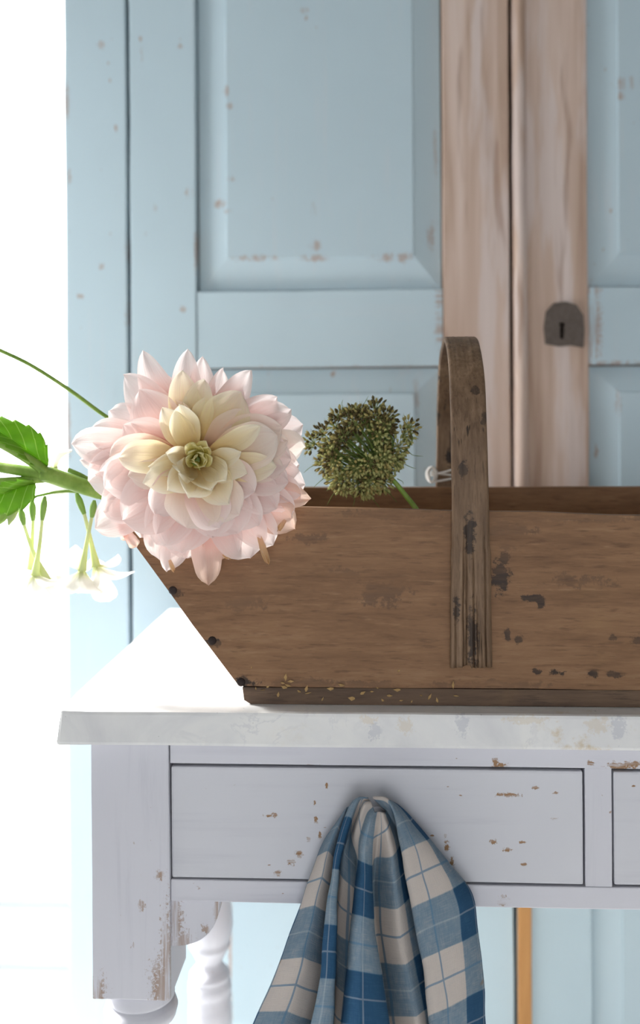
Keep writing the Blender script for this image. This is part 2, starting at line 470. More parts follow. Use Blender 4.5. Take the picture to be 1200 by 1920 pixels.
def raised_panel(name, X0, X1, Z0, Z1, ix0, ix1, iz0, iz1, mat, parent):
    yo, yi, ys = YW + 0.016, YW + 0.0045, YW + 0.0015
    rects = [(X0, X1, Z0, Z1, yo + 0.012), (X0, X1, Z0, Z1, yo), (ix0, ix1, iz0, iz1, yi), (ix0 + .0015, ix1 - .0015, iz0 + .0015, iz1 - .0015, ys)]
    V, Fc = [], []
    for (a, b, c, d, y) in rects: V += [(a, y, c), (b, y, c), (b, y, d), (a, y, d)]
    for i in range(3):
        for k in range(4):
            k2 = (k + 1) % 4
            Fc.append((i * 4 + k, i * 4 + k2, i * 4 + 4 + k2, i * 4 + 4 + k))
    Fc.append((12, 13, 14, 15)); Fc.append((3, 2, 1, 0))
    return mesh(name, V, Fc, mat, parent, smooth=False)

def wdoor(x0, xa, xb, x1, ia, ib, left):
    bk = plank('door', x0 + .004, x1 - .004, YW + 0.030, YW + 0.038, zb, zt - 0.005, DARKIN, wardrobe, 0, 0)
    t = 0.028
    g = 0.0022
    r_hi0, r_hi1 = wz(688), wz(544)
    # stiles
    ms = (B_STILE, BARE) if left else (BARE, B_RIGHT)
    plank('stile', x0, xa - 0, YW, YW + t, zb, zt - .005, ms[0], bk, 0.0025, 0.0012)
    plank('stile', xb, x1, YW, YW + t, zb, zt - .005, ms[1], bk, 0.0025, 0.0012)
    mr = B_RAIL if left else B_RIGHT
    ztop0 = zt - 0.12
    zlow1 = zb + 0.07
    plank('rail', xa + .0006, xb - .0006, YW + .0008, YW + t, ztop0, zt - .005, mr, bk, 0.0015, 0.0006)
    plank('rail', xa + .0006, xb - .0006, YW + .0008, YW + t, r_hi0, r_hi1, mr, bk, 0.0015, 0.0008)
    plank('rail', xa + .0006, xb - .0006, YW + .0008, YW + t, zb, zlow1, mr, bk, 0.0015, 0.0006)
    mp = B_PANEL if left else B_RIGHT
    raised_panel('raised_panel', xa + g, xb - g, r_hi1 + g, ztop0 - g, ia, ib, wz(484), ztop0 - .05, mp, bk)
    raised_panel('raised_panel', xa + g, xb - g, zlow1 + g, r_hi0 - g, ia, ib, zlow1 + .05, wz(738), B_LOW, bk)
    return bk
dl = wdoor(wx(246), wx(369), wx(832), wx(957), wx(425), wx(778), True)
dr = wdoor(wx(963.5), wx(1104), wx(1562), wx(1680), wx(1161), wx(1510), False)
# the worn bead along the meeting edge of the far door, bare orange wood below
zc_ = wz(900)
V, Fc = tube_geo([Vector((wx(977), YW - 0.001, zb + (zt - .005 - zb) * i / 20)) for i in range(21)], [0.0092] * 21, 12)
mesh('bead', V, Fc, BARE, dr)
plank('worn_strip', wx(963), wx(989), YW - 0.012, YW - 0.002, zb, wz(1450), ORANGE, dr, 0.003, 0.0008)
# iron lock plate with a keyhole
LOCK = flat_mat('rusty_iron_lock', (0.13, 0.105, 0.09), 0.65, 0.4, 0.5, 160.0, 0.5)
lp = []
for (px, py) in ((1022, 645), (1019, 615), (1023, 585), (1037, 569), (1060, 566), (1080, 572), (1093, 592), (1095, 620), (1093, 652), (1070, 648), (1048, 650)):
    p = at(px, py, YW); lp.append((p.x, p.z))
plate = from_bm('lock_plate', prism_bm(lp, YW - 0.0045, YW + 0.001, 0.0012), LOCK, dr)
kh = []
kx, kz = wx(1053), wz(622)
for k in range(10):
    a = math.pi * (1.25 - 1.5 * k / 9.0); kh.append((kx + .0045 * math.cos(a), kz + .006 + .0045 * math.sin(a)))
kh += [(kx + .0032, kz - .014), (kx - .0032, kz - .014)]
cutter = from_bm('keyhole_cut', prism_bm(kh, YW - 0.03, YW + 0.0295, 0), None, dr)
def cut(o):
    md = o.modifiers.new('cut', 'BOOLEAN'); md.operation = 'DIFFERENCE'; md.solver = 'EXACT'; md.object = cutter
    dg = bpy.context.evaluated_depsgraph_get(); dg.update()
    me = bpy.data.meshes.new_from_object(o.evaluated_get(dg))
    o.modifiers.clear(); old = o.data; o.data = me; bpy.data.meshes.remove(old)
cut(plate)
for ch in list(dr.children):
    xs_ = [v.co.x + wc for v in ch.data.vertices]
    if ch.name.startswith('stile') and min(xs_) < kx < max(xs_): cut(ch)
bpy.data.objects.remove(cutter, do_unlink=True)
# iron lining of the keyhole, open to the front
nk = len(kh)
mesh('keyhole', [(x, y, z) for y in (YW - .0042, YW + .027) for x, z in kh], [(i, (i + 1) % nk, nk + (i + 1) % nk, nk + i) for i in range(nk)] + [tuple(nk + i for i in range(nk))], LOCK, dr, False)

# ------------------------------------------------------------------ table
YT = 0.020                      # front of the frame
ZT = 0.860                      # marble top surface
GREYW = (0.64, 0.64, 0.70)
ST = (0.43, 0.43, 0.50)
BR = (0.30, 0.17, 0.085)
def tx(px, py=1550): return AX(px, YT, py)
def tz(py, px=700): return AZ(py, YT, px)
lx0, lx1 = tx(171), tx(317)
LW = lx1 - lx0
xm = (tx(1098) + tx(1149)) / 2
rx1 = 2 * xm - lx0; rx0 = rx1 - LW
table_yc = 0.24
table = thing('console_table', 'grey white painted console table with drawers, turned legs and a marble top under the basket', 'table', (xm, table_yc, 0))
def tl(px, py, a, b):
    p = at(px, py, YT); k = 0.72 if max(a, b) < .0085 else 1.0; return (p.x - xm, p.z, a * k, b * k)
leg_wear = [tl(178, 1862, .011, .016), tl(312, 1790, .005, .05), tl(305, 1850, .012, .03), tl(265, 1698, .005, .007), tl(175, 1620, .004, .010), tl(300, 1640, .006, .006)]
rail_w2 = [tl(944, 1692, .007, .006), tl(930, 1432, .003, .009), tl(938, 1438, .008, .004), tl(1110, 1432, .005, .003), tl(1165, 1440, .012, .004), tl(1185, 1435, .01, .003)]
dr_wear = [tl(502, 1533, .006, .002), tl(514, 1532, .004, .003), tl(590, 1510, .002, .003), tl(592, 1542, .003, .005), tl(600, 1572, .002, .005), tl(577, 1578, .003, .003),
           tl(560, 1605, .005, .005), tl(545, 1620, .005, .004), tl(520, 1640, .005, .004), tl(612, 1475, .002, .004), tl(835, 1568, .002, .005), tl(838, 1592, .003, .008), tl(848, 1620, .003, .008),
           tl(925, 1582, .004, .003), tl(1042, 1536, .005, .003), tl(1005, 1480, .004, .002), tl(1043, 1490, .004, .002), tl(952, 1597, .005, .003), tl(980, 1583, .004, .002), tl(983, 1625, .004, .002), tl(953, 1494, .010, .002)]
br_wear = [tl(326, 1730, .006, .035), tl(405, 1715, .004, .015), tl(383, 1750, .006, .006), tl(340, 1775, .01, .012)]
P_LEG = paint_mat('grey_white_paint_leg', GREYW, ST, BR, 'z', 0.72, leg_wear, 0.55, wear_amt=0.75, ymax=-0.217)
P_RAIL = paint_mat('grey_white_paint_rail', GREYW, ST, BR, 'x', 0.71, rail_w2, 0.6)
P_DRAWER = paint_mat('grey_white_paint_drawer', (0.63, 0.635, 0.685), ST, BR, 'x', 0.72, dr_wear, 0.5)
P_BRACKET = paint_mat('grey_white_paint_bracket', GREYW, ST, BR, 'z', 0.72, br_wear, 0.5, wear_amt=0.7)
P_DIV = paint_mat('grey_white_paint_divider', GREYW, ST, BR, 'z', 0.72, None, 0.6)

# marble
m = M('white_marble'); co = m.obj()
v1 = m.noise(co, 7.0, 6.0, 0.6, 1.6); v2 = m.noise(m.vadd(co, (4.0, 2.0, 1.0)), 16.0, 5.0, 0.6, 1.0)
c = m.ramp(v1, [(0.30, (0.66, 0.66, 0.68)), (0.48, (0.74, 0.74, 0.745)), (0.62, (0.79, 0.785, 0.775))])
vein = m.math('SUBTRACT', 1.0, m.step(m.math('ABSOLUTE', m.math('SUBTRACT', v2, 0.5)), 0.0, 0.03))
c = m.mix(m.mul(vein, m.step(v1, 0.45, 0.65), 0.35), c, (0.50, 0.51, 0.56))
xs = m.sep(co)
och = m.mul(m.step(m.noise(m.vadd(co, (9.0, 3.0, 5.0)), 34.0, 5.0, 0.65), 0.54, 0.70), m.step(m.noise(m.vadd(co, (1.0, 7.0, 2.0)), 6.0, 2.0), 0.44, 0.62), m.step(xs[0], -0.42, 0.0), 0.75)
c = m.mix(och, c, (0.55, 0.42, 0.24))
front = m.math('SUBTRACT', 1.0, m.step(xs[1], -0.238, -0.232))
MARBLE_SPOTS = []
for (px, py, a, b) in ((866, 1357, .006, .011), (703, 1370, .006, .009), (760, 1362, .007, .008), (985, 1350, .02, .004), (690, 1350, .008, .004), (1160, 1365, .006, .012), (1120, 1360, .01, .008)):
    p = at(px, py, 0.0); MARBLE_SPOTS.append((p.x - xm, p.z, a, b))
c = m.mix(m.mul(front, m.spots(co, [MARBLE_SPOTS[0], MARBLE_SPOTS[1], MARBLE_SPOTS[5]], 0.8, 260.0), 0.38), c, (0.36, 0.38, 0.46))
c = m.mix(m.mul(front, m.spots(co, [MARBLE_SPOTS[2], MARBLE_SPOTS[3], MARBLE_SPOTS[4], MARBLE_SPOTS[6]], 0.8, 200.0), 0.30), c, (0.58, 0.44, 0.24))
speck = m.step(m.noise(co, 210.0, 1.0), 0.80, 0.82)
c = m.mix(m.math('MULTIPLY', speck, 0.7), c, (0.12, 0.11, 0.1))
MARBLE = m.done(m.bsdf(c, 0.32, m.bump(m.noise(co, 60.0, 5.0), 0.12, 0.001), 0.5))

mx0 = AX(104, 0.0, 1370); mx1 = 2 * xm - mx0
my1 = 0.486
mz0 = AZ(1403, 0.0, 600)
bm = plank_bm(mx0, mx1, 0.0, my1, mz0, ZT, 0.0035, 0.0007, 0.03, 5.0)
for v in bm.verts:                                   # the chipped, rounded front corner
    d = (v.co.x - mx0)
    if d < 0.03 and v.co.y < 0.05:
        k = (1 - d / 0.03) ** 2 * (1 - v.co.y / 0.05)
        if v.co.z > (mz0 + ZT) / 2: v.co.x += 0.004 * k
        v.co += mnoise.noise_vector(v.co * 70) * 0.0016 * k
top = from_bm('tabletop', bm, MARBLE, table)
top['label'] = 'thick white marble slab with ochre stains'

zA0, zA1 = tz(1700), mz0 - 0.0005     # apron
zR1, zD1, zD0, zR0 = tz(1438), tz(1444.5), tz(1656), tz(1659)
def leg(x0, x1, y0, y1):
    zb_ = AZ(1876, YT, 245)
    lg = plank('leg', x0, x1, y0, y1, zb_, zA1, P_LEG, table, 0.0015, 0.0007, 0.04)
    cx, cy = (x0 + x1) / 2, (y0 + y1) / 2
    q = LW / 0.0745
    pr = [(.031, 0), (.0325, -.004), (.033, -.014), (.0325, -.0165), (.029, -.018), (.034, -.022), (.036, -.028), (.034, -.036), (.027, -.042), (.021, -.052), (.019, -.062),
          (.024, -.075), (.0275, -.080), (.028, -.083), (.025, -.087), (.027, -.10), (.030, -.12), (.0315, -.14), (.029, -.155), (.026, -.162), (.028, -.166), (.025, -.172), (.018, -.186), (.016, -.192), (.022, -.200),
          (.027, -.206), (.0275, -.210), (.0255, -.213), (.0285, -.218), (.029, -.23), (.0272, -.234), (.0288, -.238), (.0272, -.246), (.0288, -.25), (.029, -.26), (.028, -.33), (.024, -.40), (.020, -.48), (.017, -zb_)]
    lathe('turned_shaft', [(r * q, zb_ + z) for r, z in pr], P_LEG, lg, cx, cy)
    return lg
YBK = 0.470
for (a, b) in ((lx0, lx1), (rx0, rx1)):
    leg(a, b, YT, YT + LW); leg(a, b, YBK - LW, YBK)
xd0, xd1 = tx(1098), tx(1149)
inner = YT + 0.003
plank('top_rail', lx1 + .0006, rx0 - .0006, inner, inner + .022, zR1, zA1, P_RAIL, table, 0.0010, 0.0004)
plank('bottom_rail', lx1 + .0006, rx0 - .0006, inner, inner + .022, zA0, zR0, P_RAIL, table, 0.0012, 0.0005)
plank('divider', xd0, xd1, inner + .0006, inner + .022, zR0, zR1 + .0004, P_DIV, table, 0.0010, 0.0004)
plank('side_rail', lx0 + .01, lx0 + .032, YT + LW, YBK - LW, zA0, zA1, P_RAIL, table, 0.001, 0)
plank('side_rail', rx1 - .032, rx1 - .01, YT + LW, YBK - LW, zA0, zA1, P_RAIL, table, 0.001, 0)
plank('back_rail', lx1, rx0, YBK - .03, YBK - .01, zA0, zA1, P_RAIL, table, 0.001, 0)
plank('dust_board', lx1 - .02, rx0 + .02, inner + .022, YBK - .03, zA0 + .004, zA0 + .012, DARKIN, table, 0, 0)
# drawers, each with its knob
XK = tx(706)
ZK = tz(1532)
def drawer(x0, x1, xk):
    d = plank('drawer', x0, x1, inner + .0012, inner + .02, zD0, zD1, P_DRAWER, table, 0.0022, 0.0004)
    bx = plank('drawer_box', x0 + .006, x1 - .006, inner + .02, YBK - .06, zD0 + .006, zD1 - .012, DARKIN, d, 0, 0)
    pr = [(.009, 0), (.0085, .006), (.0075, .012), (.010, .016), (.0155, .020), (.0165, .025), (.014, .030), (.007, .0325), (.001, .033)]
    V, Fc = [], []
    for r, h in pr:
        for k in range(20):
            a = 2 * math.pi * k / 20
            V.append((xk + r * math.cos(a), inner + .0012 - h, ZK + r * math.sin(a)))
    for i in range(len(pr) - 1):
        for k in range(20):
            k2 = (k + 1) % 20; Fc.append((i * 20 + k, i * 20 + k2, (i + 1) * 20 + k2, (i + 1) * 20 + k))
    Fc.append(tuple((len(pr) - 1) * 20 + k for k in range(20)))
    mesh('knob', V, Fc, P_DRAWER, d)
drawer(lx1 + .0012, tx(1095), XK)
drawer(tx(1152.5), rx0 - .0012, 2 * xm - XK)
# quarter-round brackets under the rail
def bracket(x, s):
    w = tx(408) - lx1; h = tz(1700) - tz(1789)
    pts = [(x, zA0), (x + s * w, zA0)]
    for k in range(1, 15):
        a = math.radians(90) * k / 14
        pts.append((x + s * w * math.cos(a) ** 0.85, zA0 - h * math.sin(a) ** 0.85 if k < 14 else zA0 - h))
    from_bm('bracket', prism_bm(pts, inner + .004, inner + .022, 0.0012), P_BRACKET, table)
bracket(lx1, 1); bracket(rx0, -1)

# ------------------------------------------------------------------ trug basket
YF = 0.027
YR = 0.264
BT = 0.012
m = M('old_brown_wood_front'); co = m.obj()
BX, BY = AX(882, YF, 1100), 0.15
def bl(px, py, a, b):
    p = at(px, py, YF); return (p.x - BX, p.z - ZT, a, b)
def brown_wood(name, axis, cols, stains=None, edge=None, rough=0.62, crack=0.0, ochre=0.35, smudges=None):
    m = M(name); co = m.obj(); jc = m.jitter(co)
    g = m.noise(grain_vec(m, jc, axis, 6.0, 60.0), 1.0, 7.0, 0.68, 0.8)
    g2 = m.noise(grain_vec(m, jc, axis, 30.0, 300.0), 1.0, 4.0, 0.7)
    big = m.noise(grain_vec(m, jc, axis, 5.0, 13.0), 1.0, 5.0, 0.6, 0.3)
    f = m.math('ADD', m.math('MULTIPLY', g, 0.45), m.math('ADD', m.math('MULTIPLY', big, 0.33), m.math('MULTIPLY', g2, 0.22)))
    c = m.ramp(f, [(0.34, cols[0]), (0.45, cols[1]), (0.55, cols[2]), (0.66, cols[3])])
    fl_ = m.step(m.noise(grain_vec(m, jc, axis, 38.0, 330.0), 1.0, 4.0, 0.65), 0.54, 0.70)
    c = m.mix(m.math('MULTIPLY', fl_, 0.62), c, cols[0])
    fl2 = m.step(m.noise(m.vadd(grain_vec(m, jc, axis, 26.0, 260.0), (5.0, 9.0, 2.0)), 1.0, 4.0, 0.65), 0.58, 0.74)
    c = m.mix(m.math('MULTIPLY', fl2, 0.5), c, cols[3])
    c = m.mix(m.mul(m.step(m.noise(jc, 9.0, 3.0), 0.55, 0.75), ochre), c, (0.34, 0.20, 0.085))
    h = m.math('ADD', m.math('MULTIPLY', g, 0.6), m.math('MULTIPLY', g2, 0.4))
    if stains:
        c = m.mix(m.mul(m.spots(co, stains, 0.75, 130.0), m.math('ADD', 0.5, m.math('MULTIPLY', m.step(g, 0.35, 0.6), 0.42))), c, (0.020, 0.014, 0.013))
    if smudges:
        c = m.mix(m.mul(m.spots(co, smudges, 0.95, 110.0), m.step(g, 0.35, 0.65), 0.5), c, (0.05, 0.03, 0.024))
    if edge:
        z0, z1 = edge
        zz = m.math('ADD', m.sep(co)[2], m.math('MULTIPLY', m.math('SUBTRACT', m.noise(jc, 30.0, 4.0), 0.5), 0.02))
        c = m.mix(m.math('MULTIPLY', m.math('SUBTRACT', 1.0, m.step(zz, z0, z1)), 0.75), c, (0.035, 0.022, 0.016))
    if crack:
        k = m.noise(grain_vec(m, jc, axis, 5.0, 210.0), 1.0, 2.0, 0.5)
        cr = m.mul(m.step(k, 0.63, 0.68), m.step(m.noise(jc, 20.0, 2.0), 0.42, 0.55), crack)
        c = m.mix(cr, c, (0.03, 0.02, 0.015)); h = m.math('SUBTRACT', h, m.math('MULTIPLY', cr, 1.5))
    return m.done(m.bsdf(c, rough, m.bump(h, 0.5, 0.0012), 0.35))
WCOL = [(0.12, 0.058, 0.028), (0.205, 0.105, 0.050), (0.265, 0.142, 0.070), (0.345, 0.20, 0.108)]
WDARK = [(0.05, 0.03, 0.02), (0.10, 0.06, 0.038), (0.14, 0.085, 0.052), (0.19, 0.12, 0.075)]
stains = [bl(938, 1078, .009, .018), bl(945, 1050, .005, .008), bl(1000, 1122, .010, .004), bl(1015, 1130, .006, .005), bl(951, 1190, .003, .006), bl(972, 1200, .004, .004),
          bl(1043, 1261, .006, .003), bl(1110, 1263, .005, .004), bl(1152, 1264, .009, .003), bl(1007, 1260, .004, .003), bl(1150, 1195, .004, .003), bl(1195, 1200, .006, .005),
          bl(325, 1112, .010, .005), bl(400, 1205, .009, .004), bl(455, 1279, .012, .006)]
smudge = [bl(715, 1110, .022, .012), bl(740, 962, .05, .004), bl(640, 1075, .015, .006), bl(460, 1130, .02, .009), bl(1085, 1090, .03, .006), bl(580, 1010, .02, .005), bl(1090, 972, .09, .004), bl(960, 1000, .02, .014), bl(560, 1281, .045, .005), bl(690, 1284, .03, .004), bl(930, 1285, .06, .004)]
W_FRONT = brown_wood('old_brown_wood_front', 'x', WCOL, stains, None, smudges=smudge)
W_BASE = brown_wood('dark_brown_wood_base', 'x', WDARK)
W_REAR = brown_wood('old_brown_wood_rear', 'x', WCOL)
W_HANDLE = brown_wood('grey_brown_bent_wood', 'z', [(0.060, 0.034, 0.020), (0.14, 0.083, 0.047), (0.215, 0.135, 0.080), (0.31, 0.212, 0.138)],
                      [bl(893, 735, .004, .005), bl(908, 785, .003, .006), bl(868, 880, .004, .010), bl(880, 1000, .006, .02), bl(885, 1190, .005, .03), bl(855, 1140, .003, .012)], None, 0.6, 0.9, 0.3)
bask = thing('wooden_trug', 'old brown wooden trug with a bent strap handle standing on the marble', 'basket', (BX, BY, ZT))

def board_poly(tl_, bl_, tr_, br_, Y, n=20):
    pts = []
    a, b, c_, d = at(*tl_, Y), at(*tr_, Y), at(*br_, Y), at(*bl_, Y)
    out = []
    for (p, q, k) in ((a, b, n), (b, c_, 6), (c_, d, n), (d, a, 6)):
        for i in range(k):
            v = p.lerp(q, i / k)
            w = mnoise.noise(v * 14.0 + Vector((0, Y * 50, 0))) * 0.0011 + mnoise.noise(v * 60.0) * 0.0004
            out.append((v.x + w, v.z + w))
    return out
def mir(px): return 2 * 882 - px
fr = board_poly((196, 944), (446, 1287), (mir(196), 974), (mir(446), 1295), YF)
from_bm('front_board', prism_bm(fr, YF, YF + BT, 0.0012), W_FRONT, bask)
z_bt = at(446, 1287, YF).z
xl_t, xl_b = at(196, 944, YF).x, at(446, 1287, YF).x
xr_t, xr_b = 2 * BX - xl_t, 2 * BX - xl_b
z_rim = AZ(952, YF, 600)
zr_rear = AZ(912.5, YR, 800)
rear = []
for i in range(24):
    u = i / 23; x = xl_t + (xr_t - xl_t) * u
    rear.append((x, zr_rear + mnoise.noise(Vector((x * 12, 3, 1))) * 0.0012))
rear += [(xr_b, z_bt), (xl_b, z_bt)]
from_bm('rear_board', prism_bm(rear, YR - BT, YR, 0.0012), W_REAR, bask)
zl = AZ(950, YF, 200) - 0.004
for s in (-1, 1):
    xt, xb_ = (xl_t, xl_b) if s < 0 else (xr_t, xr_b)
    zl_ = zl if s < 0 else zl - 0.014
    k = -s * 0.013
    from_bm('end_board', prism_bm([(xt - s * .004, zl_), (xt - s * .004 + k, zl_), (xb_ + k, z_bt + .0002), (xb_, z_bt + .0002)], YF + BT + .0002, YR - BT - .0002, 0.0012), W_REAR, bask)
bp = [(at(455, 1300, YF).x, z_bt - .0006), (at(458, 1310, YF).x, ZT + .004), (at(470, 1318, YF).x, ZT + .0002)]
bpx = [(2 * BX - x, z) for x, z in bp]
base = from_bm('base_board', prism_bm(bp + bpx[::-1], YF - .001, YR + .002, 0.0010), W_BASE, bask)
IRON = flat_mat('rusty_nail', (0.035, 0.024, 0.022), 0.7, 0.4, 0.4, 300.0, 0.5)
for (px, py) in ((324, 1107), (398, 1201), (452, 1279)):
    p = at(px, py, YF)
    V, Fc = [], []
    for r, y in ((.0042, 0.001), (.0042, -.0004), (.0028, -.0014), (.0006, -.0018)):
        for k in range(12): V.append((p.x + r * math.cos(k * math.pi / 6), YF + y, p.z + r * math.sin(k * math.pi / 6)))
    for i in range(3):
        for k in range(12): Fc.append((i * 12 + k, i * 12 + (k + 1) % 12, i * 12 + 12 + (k + 1) % 12, i * 12 + 12 + k))
    Fc.append(tuple(36 + k for k in range(12)))
    mesh('nail', V, Fc, IRON, bask)
# pale flakes and shreds of dry wood caught along the base
FLAKE = flat_mat('pale_wood_flake', (0.46, 0.30, 0.13), 0.8, 0.2, 0, 90.0, 0.3)
rnd = random.Random(3)
flk = [(480, 1291), (492, 1294), (502, 1288), (536, 1270), (540, 1285), (545, 1278), (530, 1281), (533, 1288), (561, 1296), (577, 1300), (575, 1292), (605, 1311), (640, 1284), (620, 1291), (660, 1309),
       (680, 1300), (697, 1297), (708, 1290), (718, 1313), (730, 1305), (745, 1293), (752, 1314), (772, 1316), (790, 1304), (806, 1307), (820, 1313), (850, 1284), (748, 1258), (855, 1305), (472, 1252), (522, 1303)]
for (px, py) in flk:
    p = at(px, py, YF - .0022); L = rnd.uniform(.0016, .0050); a = rnd.uniform(0, 3.1); w = L * rnd.uniform(.12, .6)
    u = Vector((math.cos(a), 0, math.sin(a))); v = Vector((-math.sin(a), 0, math.cos(a)))
    o3 = Vector((0, -rnd.uniform(.0004, .0014), 0)); bk3 = Vector((0, 0.0022, 0))
    V = [p - u * L + bk3, p - v * w * .6, p + u * L * .9 + o3, p + v * w + o3, p + u * L * .2 + bk3]
    mesh('flake', V, [(0, 1, 3), (1, 2, 3), (0, 4, 1), (4, 2, 1), (0, 3, 4), (3, 2, 4)], FLAKE, bask, smooth=False)
# bent handle
zh0 = AZ(1249, YF - .004, 880)
zrm = z_rim
hp = [(YF - .004, zh0), (YF - .004, zh0 + .05), (YF - .0045, zrm - .03), (YF - .004, zrm + .03), (YF + .003, zrm + .085), (YF + .020, zrm + .127), (YF + .055, zrm + .156), (0.135, zrm + .168), (0.20, zrm + .158),
      (0.245, zrm + .125), (YR + .002, zrm + .08), (YR + .005, zrm + .03), (YR + .005, zrm - .03), (YR + .005, zrm - .10)]
NS = 90
path = crom([Vector((0, y, z)) for y, z in hp], NS)
x_l0, x_r0 = AX(846, YF - .004, 1100), AX(920, YF - .004, 1100)
hw = (x_r0 - x_l0) / 2; hx = (x_r0 + x_l0) / 2
NU = 91
rnd = random.Random(11)
grooves = [(-.74, .8, .030), (-.36, 1.6, .055), (-.22, 1.0, .06), (.12, 1.4, .05), (.30, .9, .03), (.70, 1.5, .055), (.5, .4, .02)]
V, Fc = [], []
piece = [rnd.uniform(-.004, .002) for _ in range(6)]
for i, p in enumerate(path):
    t = (path[min(NS - 1, i + 1)] - path[max(0, i - 1)]).normalized()
    nrm = Vector((0, -t.z, t.y))       # outward
    sfrac = i / (NS - 1)
    wtop = hw * (1.0 - 0.10 * math.sin(math.pi * min(1, sfrac * 1.0)) ) * (1.06 if i < 14 else 1.0)
    lean = -0.006 * max(0, sfrac - .2)
    hgt = p.z - zh0
    for side in (0, 1):
        for j in range(NU):
            u = -1 + 2 * j / (NU - 1)
            if side: u = -u
            edge = max(0.0, abs(u) - .86) / .14
            d = (0.0032 - .0018 * edge ** 2) * (1 if side == 0 else -1)
            if side == 0:
                for gu, gd, gl in grooves:
                    if i < NS * .45: d -= 0.0034 * gd * math.exp(-((u - gu - .03 * mnoise.noise(Vector((gu * 9, 0, p.z * 30)))) / .028) ** 2) * max(0, 1 - hgt / (gl * 2.4)) ** .6
                d += mnoise.noise(Vector((u * 6, p.y * 8, p.z * 5))) * .0004
            d = max(d, -.0026) if side == 0 else d
            xx = hx + lean + u * wtop + mnoise.noise(Vector((u, p.z * 20, p.y * 20))) * .0007
            q = Vector((xx, p.y, p.z)) + nrm * d
            if i == 0: q.z += piece[min(5, int((u + 1) * 3))]
            V.append(q)
W2 = NU * 2
for i in range(NS - 1):
    for k in range(W2):
        k2 = (k + 1) % W2
        Fc.append((i * W2 + k, i * W2 + k2, (i + 1) * W2 + k2, (i + 1) * W2 + k))
Fc.append(tuple(range(W2))); Fc.append(tuple((NS - 1) * W2 + k for k in range(W2 - 1, -1, -1)))
hd = mesh('handle', V, Fc, W_HANDLE, bask)
hd['label'] = 'bent strap of split grey brown wood'
# white string tied round the far foot of the handle
STRING = flat_mat('white_cotton_string', (0.80, 0.77, 0.73), 0.9, 0.1, 0, 500.0, 0.2)
st = thing('tied_string', 'white cotton string wound round the rear foot of the basket handle', 'string', (hx - .006, YR + .005, zr_rear))
hxb = hx - .006
for i, (dz, tilt) in enumerate(((.009, .004), (.014, -.003), (.019, .006))):
    pts = []
    for k in range(33):
        a = 2 * math.pi * k / 32
        ca, sa = math.cos(a), math.sin(a)
        e = (abs(ca) ** 4 + abs(sa) ** 4) ** -.25
        pts.append(Vector((hxb + (hw * .95 + .003) * ca * e, YR + .005 + .0055 * sa * e, zr_rear + dz + tilt * ca)))
    V, Fc = tube_geo(pts, [.0013] * 33, 8)
    mesh('loop', V, Fc, STRING, st)
kp = [Vector((hxb - hw - .002 + .007 * math.cos(a * 1.1) * (1 - a / 30), YR + .002 + .004 * math.sin(a * .7), zr_rear + .014 + .009 * math.sin(a * 1.1))) for a in [x * .45 for x in range(44)]]
V, Fc = tube_geo(crom(kp, 120), [.0013] * 120, 8)
mesh('knot', V, Fc, STRING, st)

